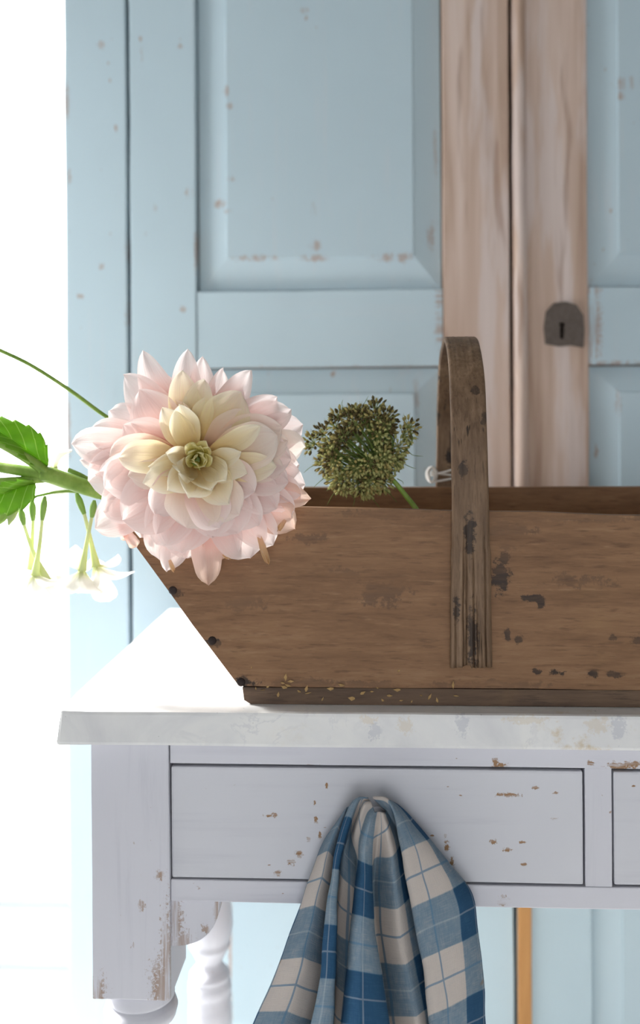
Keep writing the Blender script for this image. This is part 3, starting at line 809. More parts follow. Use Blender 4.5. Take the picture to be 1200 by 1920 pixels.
# ------------------------------------------------------------------ cloth hanging on the drawer knob
YD = inner + .0012
LINES = [  # px, py, depth before the drawer (m); then U (in checks), V offset (px)
 ([(645,1540,.003),(610,1585,.004),(588,1650,.005),(562,1715,.005),(522,1830,.005),(492,1900,.005),(440,2040,.005)], -1.15, 40),
 ([(640,1530,.014),(606,1580,.016),(580,1650,.020),(548,1740,.022),(512,1840,.025),(478,1915,.028),(425,2040,.030)], -1.02, 44),
 ([(648,1517,.025),(620,1580,.028),(603,1640,.033),(580,1740,.038),(556,1840,.042),(530,1915,.045),(490,2040,.050)], -0.75, 48),
 ([(655,1512,.024),(636,1580,.018),(626,1640,.014),(618,1740,.012),(611,1840,.010),(598,1915,.010),(565,2040,.010)], -0.42, 30),
 ([(684,1499,.034),(658,1507,.035),(632,1580,.037),(622,1640,.040),(607,1740,.046),(600,1840,.050),(585,1915,.052),(558,2040,.056)], -0.36, -25),
 ([(690,1496,.037),(670,1502,.040),(644,1580,.043),(634,1640,.048),(630,1740,.054),(627,1840,.057),(622,1915,.058),(608,2040,.060)], -0.12, -25),
 ([(692,1500,.034),(676,1508,.034),(650,1580,.014),(640,1640,.008),(632,1740,.008),(630,1840,.010),(626,1915,.010),(612,2040,.010)], 0.16, -40),
 ([(696,1505,.041),(682,1515,.042),(663,1575,.034),(668,1640,.014),(670,1740,.010),(664,1840,.010),(655,1915,.012),(640,2040,.012)], 0.34, -60),
 ([(699,1513,.040),(687,1527,.040),(674,1575,.040),(669,1640,.040),(658,1740,.044),(649,1835,.048),(640,1915,.050),(625,2040,.052)], 0.50, -72),
 ([(703,1522,.045),(692,1545,.053),(684,1590,.058),(681,1650,.062),(678,1740,.068),(676,1835,.072),(676,1915,.074),(678,2040,.076)], 0.72, -72),
 ([(707,1522,.046),(702,1545,.052),(698,1590,.052),(696,1650,.050),(702,1740,.054),(716,1835,.058),(728,1915,.062),(742,2040,.064)], 0.98, -72),
 ([(712,1522,.046),(711,1550,.044),(706,1590,.030),(700,1650,.012),(704,1740,.006),(714,1835,.006),(724,1915,.006),(740,2040,.006)], 1.16, -66),
 ([(718,1523,.045),(728,1560,.046),(735,1600,.045),(740,1650,.043),(748,1740,.040),(766,1835,.042),(782,1915,.044),(798,2040,.046)], 1.42, -50),
 ([(724,1521,.034),(748,1560,.022),(762,1600,.014),(776,1650,.010),(798,1740,.010),(818,1835,.010),(826,1915,.010),(838,2040,.010)], 1.70, -30),
 ([(700,1497,.037),(722,1500,.042),(736,1518,.046),(748,1570,.048),(761,1640,.051),(779,1740,.055),(797,1835,.057),(805,1915,.059),(818,2040,.061)], 2.02, 0),
 ([(704,1494,.030),(728,1498,.038),(752,1530,.044),(778,1590,.051),(800,1670,.056),(818,1760,.060),(833,1850,.062),(840,1915,.064),(850,2040,.066)], 2.24, 0),
 ([(708,1494,.020),(740,1506,.026),(772,1542,.034),(820,1606,.046),(856,1680,.052),(868,1750,.054),(874,1835,.055),(877,1915,.056),(882,2040,.057)], 2.52, 0),
 ([(712,1496,.009),(748,1511,.011),(788,1552,.014),(843,1620,.021),(884,1676,.027),(896,1745,.029),(906,1830,.031),(909,1915,.031),(913,2040,.031)], 2.80, 10),
 ([(716,1502,.003),(748,1522,.003),(785,1562,.003),(833,1636,.004),(868,1690,.006),(880,1745,.006),(890,1830,.006),(894,1915,.006),(896,2040,.006)], 3.0, 20),
]
NV = 120
rows = []
for pts, U, V0 in LINES:
    P2 = crom([Vector((a, b, c * 2000)) for a, b, c in pts], NV)
    W3, L = [], 0.0
    for k, q in enumerate(P2):
        if k: L += (q - P2[k - 1]).length
        w = at(q.x, q.y, YD); y = YD - q.z / 2000
        p3 = at(q.x, q.y, y)
        W3.append((p3, U, (L + V0 - 32.0) / 206.0 + 0.5))
    rows.append(W3)
SUB = 7
NR = (len(rows) - 1) * SUB + 1
V, UV = [], []
def cr4(p0, p1, p2, p3, t, ten=0.42):
    m1 = (p2 - p0) * ten; m2 = (p3 - p1) * ten
    t2, t3 = t * t, t ** 3
    return p1 * (2 * t3 - 3 * t2 + 1) + m1 * (t3 - 2 * t2 + t) + p2 * (-2 * t3 + 3 * t2) + m2 * (t3 - t2)
for r in range(NR):
    i = min(len(rows) - 2, r // SUB); t = (r - i * SUB) / SUB
    A, B = rows[i], rows[i + 1]
    Z, D = rows[max(0, i - 1)], rows[min(len(rows) - 1, i + 2)]
    for k in range(NV):
        p = cr4(Z[k][0], A[k][0], B[k][0], D[k][0], t)
        q = p * 38.0
        amp = 0.0011 * min(1.0, k / 25.0)
        p = p + Vector((mnoise.noise(q), mnoise.noise(q + Vector((7, 3, 1))), 0)) * amp + Vector((0, mnoise.noise(p * 110.0) * .0004, 0))
        p.y = min(p.y, YD - .0018)
        V.append(p); UV.append((A[k][1] + (B[k][1] - A[k][1]) * t, A[k][2] + (B[k][2] - A[k][2]) * t))
Fc = [(r * NV + k, r * NV + k + 1, (r + 1) * NV + k + 1, (r + 1) * NV + k) for r in range(NR - 1) for k in range(NV - 1)]
m = M('blue_checked_linen'); uv = m.uv(); u3 = m.sep(uv); co = m.obj()
nz = m.noise(m.vmul(uv, (9.0, 9.0, 1.0)), 1.0, 4.0, 0.6)
def stripes(x):
    f = m.math('FRACT', m.math('ADD', x, 20.0))
    band = m.math('MULTIPLY', m.step(f, 0.495, 0.515), m.math('SUBTRACT', 1.0, m.step(f, 0.985, 1.0)))
    bl_ = m.math('SUBTRACT', 1.0, m.step(m.math('ABSOLUTE', m.math('SUBTRACT', f, 0.25)), 0.007, 0.014))
    wl_ = m.math('SUBTRACT', 1.0, m.step(m.math('ABSOLUTE', m.math('SUBTRACT', f, 0.75)), 0.005, 0.011))
    return band, bl_, wl_
ub, ul, uw = stripes(u3[0]); vb, vl, vw = stripes(u3[1])
thr_u = m.noise(m.vmul(uv, (170.0, 7.0, 1.0)), 1.0, 2.0, 0.6); thr_v = m.noise(m.vmul(uv, (7.0, 170.0, 1.0)), 1.0, 2.0, 0.6)
tone = m.math('ADD', m.math('MULTIPLY', m.math('ADD', ub, vb), 0.5), m.math('MULTIPLY', m.math('SUBTRACT', m.math('ADD', thr_u, thr_v), 1.0), 0.35))
tone = m.math('ADD', tone, m.math('MULTIPLY', m.math('SUBTRACT', nz, 0.5), 0.28))
c = m.ramp(tone, [(0.0, (0.60, 0.54, 0.50)), (0.14, (0.54, 0.50, 0.48)), (0.5, (0.20, 0.275, 0.345)), (0.85, (0.045, 0.125, 0.225)), (1.0, (0.03, 0.09, 0.18))])
c = m.mix(m.math('MULTIPLY', m.mx(ul, vl), 0.75), c, (0.11, 0.22, 0.34))
c = m.mix(m.math('MULTIPLY', m.mx(uw, vw), 0.3), c, (0.52, 0.56, 0.60))
sp_ = m.step(m.noise(m.vmul(uv, (4.2, 4.2, 1.0)), 1.0, 1.0), 0.76, 0.80)
c = m.mix(m.math('MULTIPLY', sp_, 0.5), c, (0.28, 0.18, 0.07))
h = m.math('ADD', thr_u, thr_v)
LINEN = m.thin(c, 0.12, 0.9, m.bump(h, 0.6, 0.0006), None, 0.1)
cloth = mesh('linen_cloth', V, Fc, LINEN, None, True, UV)
props(cloth, 'blue and beige checked linen cloth hanging in folds from the drawer', 'cloth')
sm = cloth.modifiers.new('thickness', 'SOLIDIFY'); sm.thickness = 0.0009; sm.offset = 0

# ------------------------------------------------------------------ dahlia
PXM = 2030.0
FCX, FCY = 368.0, 866.0
YFL = 0.006                         # depth of the back of the bloom, just before the board
def fp(px, py, h): return at(px, py, YFL - h / PXM)
m = M('dahlia_petal')
a = m.n('ShaderNodeAttribute'); a.attribute_name = 'Col'
u3 = m.sep(m.uv()); 
vein = m.noise(m.comb(m.math('MULTIPLY', u3[0], 26.0), m.math('MULTIPLY', u3[1], 1.6), m.math('MULTIPLY', m.rnd(), 40.0)), 1.0, 3.0, 0.55)
blot = m.noise(m.comb(m.math('MULTIPLY', u3[0], 4.0), m.math('MULTIPLY', u3[1], 4.0), m.math('MULTIPLY', m.rnd(), 90.0)), 1.0, 3.0, 0.6)
c = m.mix(m.math('MULTIPLY', m.step(vein, 0.48, 0.72), 0.16), a.outputs['Color'], (0.90, 0.60, 0.54))
c = m.mix(m.math('MULTIPLY', m.step(blot, 0.55, 0.75), 0.14), c, (0.98, 0.88, 0.84))
PETAL = m.thin(c, 0.48, 0.55, m.bump(vein, 0.32, 0.0012), None, 0.2)
PCOL = {
 'W': [(0.915, 0.48, 0.385), (0.94, 0.645, 0.58), (0.95, 0.78, 0.745), (0.957, 0.865, 0.845)],
 'P': [(0.915, 0.48, 0.385), (0.94, 0.645, 0.58), (0.95, 0.78, 0.745), (0.957, 0.865, 0.845)],
 'K': [(0.92, 0.52, 0.30), (0.94, 0.70, 0.52), (0.955, 0.82, 0.71), (0.96, 0.88, 0.82)],
 'C': [(0.90, 0.60, 0.18), (0.94, 0.76, 0.38), (0.96, 0.86, 0.60), (0.965, 0.92, 0.79)],
 'Y': [(0.60, 0.54, 0.08), (0.74, 0.68, 0.18), (0.86, 0.80, 0.36), (0.93, 0.88, 0.58)],
 'D': [(0.90, 0.48, 0.40), (0.90, 0.58, 0.51), (0.90, 0.67, 0.61), (0.80, 0.60, 0.48)],
 'B': [(0.80, 0.52, 0.36), (0.74, 0.50, 0.30), (0.70, 0.48, 0.27), (0.62, 0.40, 0.20)],
}
def lerp3(cs, t):
    x = max(0, min(.9999, t)) * (len(cs) - 1); i = int(x); f = x - i
    return tuple(cs[i][k] * (1 - f) + cs[i + 1][k] * f for k in range(3))
prn = random.Random(21)
NT_, NS_ = 22, 13
def petal(parent, tip, wid, kind, hb, hm, ht, curl=0.9, r0=14.0, bow=0.0, base=None, wide_at=0.58, point=1.6, ruff=1.0, nar=0.30, twist=0.0, name='petal', lip=0.0):
    """tip/base in photo pixels on the bloom's face; h = height towards the viewer (px); curl = arc of the cross-section"""
    tx_, ty_ = tip
    if base is None:
        dx, dy = tx_ - FCX, ty_ - FCY; L = math.hypot(dx, dy)
        base = (FCX + dx / L * r0, FCY + dy / L * r0)
    bx, by = base
    b3, t3 = Vector((bx, by, hb)), Vector((tx_, ty_, ht))
    d2 = Vector((tx_ - bx, ty_ - by, 0)); L2 = d2.length; d2.normalize()
    sd = Vector((-d2.y, d2.x, 0))
    c1 = b3.lerp(t3, 0.33) + sd * bow * 0.7; c1.z = hb + (hm - hb) * 0.85
    c2 = b3.lerp(t3, 0.70) + sd * bow; c2.z = hm
    ph = prn.uniform(0, 6.28); ph2 = prn.uniform(0, 6.28)
    V, UV, CL = [], [], []
    cs = PCOL[kind]
    for i in range(NT_):
        t = i / (NT_ - 1)
        mt = 1 - t
        p = b3 * mt ** 3 + c1 * 3 * mt * mt * t + c2 * 3 * mt * t * t + t3 * t ** 3
        dp = (c1 - b3) * 3 * mt * mt + (c2 - c1) * 6 * mt * t + (t3 - c2) * 3 * t * t
        dp.normalize()
        if lip and t > .72: p = p + d2 * lip * ((t - .72) / .28) ** 2 - Vector((0, 0, lip * .8 * ((t - .72) / .28) ** 3))
        s2 = (sd - dp * sd.dot(dp)).normalized()
        nm = s2.cross(dp)
        if nm.z < 0 and abs(dp.z) < 0.98: nm = -nm
        if twist:
            ca, sa = math.cos(twist * t), math.sin(twist * t); s2, nm = s2 * ca + nm * sa, nm * ca - s2 * sa
        if t < wide_at:
            x = t / wide_at; w = nar + (1 - nar) * (x * x * (3 - 2 * x)) ** 0.8
        else:
            x = (t - wide_at) / (1 - wide_at); w = max(0.0, 1 - x ** point) ** 0.75
        w = wid * 0.5 * max(w, 0.015)
        A = curl * (0.55 + 0.45 * math.sin(math.pi * min(1, t * 1.15)))
        for j in range(NS_):
            s = -1 + 2 * j / (NS_ - 1)
            if abs(A) > 0.05: xo, ho = w * math.sin(s * A) / abs(math.sin(A) if abs(A) < 1.4 else 1.0), w * (1 - math.cos(s * A)) / abs(A) * (1 if A > 0 else -1)
            else: xo, ho = w * s, 0.0
            ho += ruff * (1.6 * math.sin(5.0 * s + ph + 2.2 * t) * t + 2.2 * s * s * math.sin(7.0 * t + ph2 + (2 if s > 0 else 0)) * t)
            rg = 1.0 + 0.02 * math.sin(17 * t + ph) + (0.03 * math.sin(29 * t + ph2) if kind in 'DB' else 0)
            q = p + s2 * xo * rg + nm * ho
            V.append(fp(q.x, q.y, q.z)); UV.append(((s + 1) / 2, t))
            CL.append(lerp3(cs, t * (0.93 + 0.07 * abs(s)) + 0.06 * abs(s)))
    Fc = [(i * NS_ + j, i * NS_ + j + 1, (i + 1) * NS_ + j + 1, (i + 1) * NS_ + j) for i in range(NT_ - 1) for j in range(NS_ - 1)]
    return mesh(name, V, Fc, PETAL, parent, True, UV, CL)

dah = thing('dahlia', 'large blush pink and cream dahlia bloom lolling over the basket corner', 'flower', tuple(fp(FCX, FCY, 0)))
OUT = [  # tip x, tip y, width, kind, curl
 (268, 657, 66, 'W', .9), (352, 654, 60, 'W', 1.0), (380, 668, 56, 'W', .9), (418, 690, 56, 'W', .8), (470, 694, 66, 'W', 1.1), (445, 712, 60, 'W', .7),
 (520, 744, 84, 'W', .8), (545, 768, 70, 'W', .8), (568, 796, 74, 'W', .9), (572, 838, 80, 'K', .7), (560, 870, 80, 'P', .7), (572, 908, 86, 'P', .7), (562, 940, 70, 'P', .6),
 (582, 936, 50, 'D', .8), (553, 992, 72, 'D', .7), (545, 970, 76, 'P', .7), (512, 1022, 78, 'P', .8), (470, 1046, 104, 'P', .7), (430, 1048, 70, 'P', .6),
 (390, 1096, 58, 'D', .9), (414, 1048, 76, 'D', .7), (352, 1046, 92, 'P', .6), (312, 1072, 56, 'P', .9), (300, 1050, 80, 'P', .7), (265, 1008, 80, 'P', .6),
 (222, 985, 82, 'W', .7), (178, 990, 84, 'W', .8), (190, 950, 90, 'W', .7), (166, 902, 96, 'W', .8), (170, 870, 80, 'W', .8), (134, 832, 74, 'W', .9), (150, 862, 46, 'W', .8),
 (168, 806, 70, 'W', .8), (232, 702, 84, 'W', .9), (205, 770, 70, 'W', .7), (300, 700, 74, 'W', .7),
]
for k, (x, y, w, kd, cu) in enumerate(OUT):
    petal(dah, (x, y), w, kd, 2 + (k % 3) * 3, 16 + (k % 2) * 9, -2 - (k % 3) * 3, cu, 22, prn.uniform(-16, 16), ruff=1.3 + (1.1 if kd == 'D' else 0), point=1.6 if y < 760 else 2.8, wide_at=.58 if y < 760 else .66, twist=prn.uniform(-.45, .45))
MID = [
 (342, 694, 66, 'C', .9), (384, 712, 64, 'C', .9), (452, 736, 92, 'C', .7), (418, 744, 84, 'C', .7), (366, 732, 70, 'C', .8), (312, 752, 66, 'K', .8), (262, 730, 96, 'W', .8), (232, 796, 90, 'W', .8),
 (470, 776, 74, 'K', .7), (528, 800, 100, 'K', .7), (540, 826, 70, 'K', .7), (532, 880, 70, 'K', .8), (546, 862, 90, 'P', .7), (540, 905, 92, 'P', .7), (518, 955, 84, 'P', .7), (486, 985, 92, 'P', .7),
 (445, 1000, 110, 'P', .7), (398, 1008, 90, 'P', .6), (340, 1036, 118, 'P', .6), (292, 1020, 96, 'P', .6), (230, 975, 116, 'P', .6), (196, 915, 100, 'W', .6), (205, 855, 92, 'K', .7), (186, 884, 80, 'W', .6),
]
for k, (x, y, w, kd, cu) in enumerate(MID):
    petal(dah, (x, y), w, kd, 12, 46 + (k % 3) * 5, 30 + (k % 2) * 6, cu, 16, prn.uniform(-14, 14), point=1.8 if y < 820 else 2.6, ruff=1.3, twist=prn.uniform(-.4, .4))
INN = [
 (304, 764, 58, 'C', .9), (336, 758, 58, 'C', .8), (488, 798, 44, 'C', .9), (520, 816, 92, 'K', .7), (518, 874, 58, 'C', .8),
 (222, 858, 66, 'C', .8), (240, 892, 58, 'K', .8), (350, 990, 108, 'K', .7), (448, 965, 86, 'K', .9), (478, 922, 84, 'P', .8), (290, 962, 96, 'P', .6), (412, 990, 84, 'P', .7),
]
for k, (x, y, w, kd, cu) in enumerate(INN):
    petal(dah, (x, y), w, kd, 22, 70 + (k % 3) * 6, (80 if y < 800 else 60) + (k % 2) * 10, cu, 12, prn.uniform(-12, 12), point=2.0 if y < 800 else 2.6, ruff=1.3, twist=prn.uniform(-.5, .5))
CUR = [  # the rolled cream petals round the heart: tip, width, kind, curl, mid height, tip height, lip
 (284, 900, 64, 'C', 1.0, 66, 104, 16), (322, 912, 60, 'C', 1.3, 62, 116, 10), (356, 926, 76, 'C', 1.2, 62, 122, 8), (394, 916, 56, 'C', 1.5, 62, 122, 4), (424, 938, 72, 'C', 1.5, 66, 104, 8),
 (446, 884, 58, 'C', .8, 70, 104, 18), (418, 898, 50, 'C', 1.3, 64, 114, 6), (290, 874, 44, 'C', 1.3, 66, 98, 12), (318, 852, 36, 'C', 1.3, 62, 104, 6), (440, 850, 40, 'C', 1.2, 66, 98, 12), (340, 884, 46, 'C', 1.3, 52, 112, 4),
]
for k, (x, y, w, kd, cu, hm_, ht_, lp_) in enumerate(CUR):
    petal(dah, (x, y), w, kd, 26, hm_, ht_, cu, 10, prn.uniform(-10, 10), wide_at=.72, point=2.8, ruff=1.1, nar=.42, twist=prn.uniform(-.5, .5), lip=lp_)
for k in range(13):
    a = k * 2.39996; r = 6 + 7.0 * math.sqrt(k)
    x, y = FCX + 6 + r * math.cos(a), FCY - 16 + r * math.sin(a) * 0.9
    petal(dah, (x, y), 20 + k * 1.0, 'Y', 34, 72 + k * .4, 84 + k * .6, 1.4, 3, prn.uniform(-6, 6), base=(FCX + 3 + r * .3 * math.cos(a), FCY - 8 + r * .3 * math.sin(a)), wide_at=.62, point=2.4, ruff=.9, nar=.5, twist=prn.uniform(-.6, .6))
# brown withered tips hanging from the back of the bloom
for (bx, by, x, y, w) in ((484, 1000, 503, 1058, 13), (535, 975, 520, 996, 10), (318, 1050, 326, 1072, 9), (408, 1030, 432, 1049, 9)):
    petal(dah, (x, y), w, 'B', 6, 8, 2, 1.2, base=(bx, by), ruff=2.0, point=3.0, nar=.6, name='withered_petal')
for (bx, by, x, y, w) in ((228, 985, 256, 1026, 22), (224, 985, 236, 1012, 16)):
    petal(dah, (x, y), w, 'D', 4, 8, 2, 1.5, base=(bx, by), ruff=2.0, point=3.5, nar=.5, wide_at=.75, name='withered_petal')
GREEN = M('fresh_green_stem'); _c = GREEN.obj(); _n = GREEN.noise(_c, 60.0, 4.0)
_col = GREEN.ramp(_n, [(0.3, (0.17, 0.30, 0.04)), (0.55, (0.27, 0.42, 0.075)), (0.75, (0.40, 0.52, 0.15))])
GREEN_STEM = GREEN.thin(_col, 0.15, 0.45, GREEN.bump(_n, 0.2, 0.001), None, 0.4)
V, Fc = [], []
prof = [(4, -14), (14, -12), (24, -4), (30, 6), (26, 16), (10, 22)]
for r, h in prof:
    for k in range(18): V.append(fp(FCX + r * math.cos(k * math.pi / 9), FCY + r * math.sin(k * math.pi / 9), h))
for i in range(5):
    for k in range(18): Fc.append((i * 18 + k, i * 18 + (k + 1) % 18, i * 18 + 18 + (k + 1) % 18, i * 18 + 18 + k))
Fc.append(tuple(range(17, -1, -1))); Fc.append(tuple(90 + k for k in range(18)))
mesh('flower_head', V, Fc, GREEN_STEM, dah)
tube('stem', [fp(FCX, FCY, -8), at(372, 868, YFL + .03), at(385, 890, YFL + .055), at(420, 970, YFL + .075), Vector((AX(520, .13), .13, ZT + .06)), Vector((AX(640, .15), .15, z_bt + .0045))], [.0042, .0045], GREEN_STEM, dah, 12, 30)

# ------------------------------------------------------------------ leafy stem, white trumpet flowers, thin stem
YS = 0.055
def sp(px, py, dy=0.0): return at(px, py, YS + dy)
z_in = z_bt + .004
def leaf_mat(name, c0, c1, vein):
    m = M(name); uv = m.uv(); u = m.sep(uv)
    n = m.noise(m.obj(), 90.0, 4.0)
    c = m.mix(n, c0, c1)
    d = m.math('FRACT', m.math('ADD', m.math('MULTIPLY', u[0], 6.0), m.math('MULTIPLY', u[1], -1.6)))
    v1 = m.math('SUBTRACT', 1.0, m.step(m.math('ABSOLUTE', m.math('SUBTRACT', d, 0.5)), 0.015, 0.055))
    v2 = m.math('SUBTRACT', 1.0, m.step(u[1], 0.0, 0.03))
    c = m.mix(m.math('MULTIPLY', m.mx(v1, v2), 0.65), c, vein)
    return m.thin(c, 0.5, 0.4, m.bump(m.math('SUBTRACT', n, v1), 0.3, 0.0008), None, 0.4)
LEAF = leaf_mat('bright_green_leaf', (0.17, 0.38, 0.02), (0.30, 0.54, 0.05), (0.60, 0.74, 0.24))
LEAFD = LEAF
def blade(name, rib, marg, mat, parent, n=90, mth=8, teeth=7, amp=5.0):
    A = crom([Vector(p) for p in rib], n); B = crom([Vector(p) for p in marg], n)
    V, UV = [], []
    for i in range(n):
        t = i / (n - 1)
        saw = ((t * teeth) % 1.0)
        for j in range(mth):
            f = j / (mth - 1)
            p = A[i].lerp(B[i], f)
            d = (B[i] - A[i]); d.normalize()
            p = p + d * (amp * (saw - .4) * f ** 3 if 0.02 < t < .99 else 0)
            bulge = math.sin(f * math.pi) * 0.0016 + 0.0008 * math.sin(t * 22 + f * 3)
            q = sp(p.x, p.y, p.z - bulge); V.append(q); UV.append((t, f))
    Fc = [(i * mth + j, i * mth + j + 1, (i + 1) * mth + j + 1, (i + 1) * mth + j) for i in range(n - 1) for j in range(mth - 1)]
    o = mesh(name, V, Fc, mat, parent, True, UV)
    md = o.modifiers.new('thickness', 'SOLIDIFY'); md.thickness = 0.0004; md.offset = 0
    return o
P2 = 1895.0
ls = thing('leafy_stem', 'thick green stem with serrated leaves reaching out over the basket end beside the dahlia', 'stem', tuple(sp(185, 920)))
tube('stem', [sp(80, 888), sp(95, 891), sp(130, 903), sp(185, 921), sp(260, 938, .01), sp(335, 962, .02), Vector((AX(520, .12), .12, z_in + .05)), Vector((AX(640, .13), .13, z_in + .004))], [.0082, .0074, .0068, .0062], GREEN_STEM, ls, 16, 40)
tube('branch', [sp(96, 892, -.002), sp(60, 866, -.004), sp(20, 842, -.004), sp(-60, 800, 0)], [.0052, .0038], GREEN_STEM, ls, 12, 20)
tube('branch', [sp(90, 893), sp(50, 884, .002), sp(0, 876, .004), sp(-70, 862, .01)], [.0062, .0046], GREEN_STEM, ls, 12, 20)
tube('branch', [sp(82, 897), sp(40, 901), sp(0, 903), sp(-70, 908)], [.0045, .0036], GREEN_STEM, ls, 12, 20)
l1 = blade('leaf', [(90, 874, 0), (60, 852, 0), (25, 826, 0), (-30, 792, 0), (-80, 770, 0)], [(91, 862, .002), (84, 826, .006), (56, 800, .010), (0, 782, .012), (-80, 766, .004)], LEAF, ls, teeth=8)
o = blade('leaf_fold', [(90, 874, 0), (60, 852, 0), (25, 826, 0), (-30, 792, 0), (-80, 770, 0)], [(82, 879, -.006), (52, 866, -.010), (14, 838, -.012), (-40, 806, -.010), (-80, 772, -.002)], LEAFD, l1, teeth=7)
l2 = blade('leaf', [(66, 905, 0), (44, 912, -.001), (10, 924, -.002), (-40, 944, 0), (-70, 955, 0)], [(68, 914, -.002), (60, 940, -.004), (25, 962, -.004), (-20, 966, -.002), (-70, 957, 0)], LEAF, ls, teeth=6, amp=6.0)
o = blade('leaf_fold', [(66, 905, 0), (44, 912, -.001), (10, 924, -.002), (-40, 944, 0), (-70, 955, 0)], [(60, 899, -.006), (36, 900, -.010), (4, 906, -.010), (-40, 925, -.008), (-70, 953, -.001)], LEAFD, l2, teeth=5)
# buds at the leaf axil
BUDM = flat_mat('pale_green_bud', (0.34, 0.44, 0.16), 0.5, 0.3, 0, 80.0, 0.25)
def bud(px, py, px2, py2, r, parent, mat, dy=0.0, name='bud'):
    a, b = sp(px, py, dy), sp(px2, py2, dy)
    return tube(name, [a, a.lerp(b, .33), a.lerp(b, .66), b], [r * .3, r, r * .8, r * .12], mat, parent, 12, 14)
bud(30, 940, 16, 985, .0055, ls, BUDM, .004); bud(18, 950, -4, 985, .005, ls, GREEN_STEM, .004)
tube('bud_stalk', [sp(60, 903, .003), sp(44, 925, .004), sp(30, 942, .004)], .0015, GREEN_STEM, ls, 8, 10)
tube('bud_stalk', [sp(60, 903, .003), sp(40, 930, .004), sp(18, 951, .004)], .0015, GREEN_STEM, ls, 8, 10)

# white long-tubed flowers
WPM = M('white_trumpet_petal'); _u = WPM.sep(WPM.uv())
_v = WPM.noise(WPM.comb(WPM.math('MULTIPLY', _u[0], 14.0), _u[1], 0.0), 1.0, 3.0)
WPET = WPM.thin(WPM.mix(WPM.step(_u[1], 0.0, 0.35), (0.80, 0.84, 0.50), (0.94, 0.93, 0.89)), 0.45, 0.6, WPM.bump(_v, 0.25, 0.001), None, 0.2)
TUBEM = M('pale_green_flower_tube'); _tc = TUBEM.obj()
TUBE = TUBEM.thin(TUBEM.mix(TUBEM.noise(_tc, 50.0, 2.0), (0.66, 0.74, 0.34), (0.80, 0.83, 0.56)), 0.35, 0.5)
CALYX = flat_mat('green_calyx', (0.24, 0.40, 0.09), 0.5, 0.35, 0, 90.0, 0.3)
def trumpet(parent, cal0, cal1, throat, tips, dy, ctr=None):
    """hanging flower: calyx, long tube and a five-lobed face (one mesh), tips in photo px with depth"""
    a, b, c_ = sp(*cal0, dy), sp(*cal1, dy), sp(*throat, dy)
    mid = b.lerp(c_, .45) if ctr is None else sp(*ctr, dy)
    fl = None
    V, UV, Fc = [], [], []
    n1, n2 = 10, 9
    dn = (c_ - mid).normalized()
    for (tx_, ty_, tdy, w) in tips:
        tip = sp(tx_, ty_, dy + tdy)
        L = (tip - c_).length
        d0 = (tip - c_).normalized()
        side = d0.cross(dn)
        if side.length < .05: side = d0.cross(Vector((0, 1, 0)))
        side.normalize(); nn = side.cross(d0)
        o = len(V)
        for i in range(n1):
            t = i / (n1 - 1)
            ww = w / P2 * .5 * (0.22 + 0.78 * math.sin(min(1, t / .62) * math.pi / 2)) * (1 if t < .62 else max(.02, (1 - ((t - .62) / .38) ** 2.2)) ** .7)
            ctrp = c_.lerp(tip, t) + dn * math.sin(t * math.pi) * L * .10
            for j in range(n2):
                s = -1 + 2 * j / (n2 - 1)
                V.append(ctrp + side * ww * s + nn * (ww * .35 * s * s + .0008 * math.sin(6 * s + 5 * t)))
                UV.append(((s + 1) / 2, t))
        Fc += [(o + i * n2 + j, o + i * n2 + j + 1, o + (i + 1) * n2 + j + 1, o + (i + 1) * n2 + j) for i in range(n1 - 1) for j in range(n2 - 1)]
    fl = mesh('flower', V, Fc, WPET, parent, True, UV)
    tube('flower_tube', [b.lerp(a, .15), b, mid, c_ + dn * .001], [.0017, .0019, .0024, .0046], TUBE, fl, 12, 26)
    tube('calyx', [a, a.lerp(b, .3), a.lerp(b, .75), b], [.0016, .0036, .0033, .0021], CALYX, fl, 12, 14)
    return fl
tb = thing('trumpet_flower_spray', 'spray of white long-tubed flowers hanging below the leafy stem', 'flower spray', tuple(sp(150, 930)))
tube('stem', [sp(40, 952, .012), sp(62, 933, .012), sp(88, 926, .012), sp(128, 921, .012), sp(187, 928, .012), sp(280, 938, .03), Vector((AX(500, .13), .13, z_in + .06)), Vector((AX(620, .15), .15, z_in))], [.0012, .0018, .0024, .0026], GREEN_STEM, tb, 10, 40)
tube('stem', [sp(128, 881, .014), sp(160, 895, .014), sp(187, 911, .014), sp(240, 925, .02), sp(320, 945, .05), Vector((AX(560, .16), .16, z_in))], [.0024, .0026], GREEN_STEM, tb, 10, 26)
trumpet(tb, (143, 924), (158, 964), (180, 1060), [(252, 1072, -.004, 52), (206, 1128, -.016, 50), (222, 1040, .02, 50), (160, 1112, -.01, 46), (172, 1046, .03, 44)], .010, (168, 1005))
trumpet(tb, (177, 938), (172, 970), (154, 1068), [(142, 1022, .02, 44), (106, 1080, 0, 50), (148, 1112, -.018, 52), (190, 1112, -.014, 46), (112, 1110, -.014, 46)], .002, (163, 1015))
trumpet(tb, (84, 930), (79, 975), (66, 1076), [(120, 1088, -.006, 50), (84, 1118, -.016, 50), (20, 1084, 0, 52), (44, 1112, -.014, 48), (60, 1050, .024, 44)], .006, (74, 1022))
trumpet(tb, (60, 937), (62, 976), (58, 1066), [(0, 1068, 0, 50), (30, 1100, -.012, 50), (76, 1104, -.006, 46), (40, 1052, .02, 44), (90, 1078, .01, 44)], .020, (60, 1020))
trumpet(tb, (38, 953), (45, 984), (87, 1086), [(126, 1108, 0, 46), (98, 1128, -.012, 46), (60, 1120, -.008, 46), (110, 1070, .02, 44)], .014, (62, 1034))
# an open flower seen behind the leaf joint
trumpet(tb, (118, 905), (112, 895), (102, 880), [(100, 788, -.004, 34), (134, 846, -.006, 52), (126, 926, -.004, 56), (78, 926, -.002, 50), (60, 850, 0, 44)], .026)

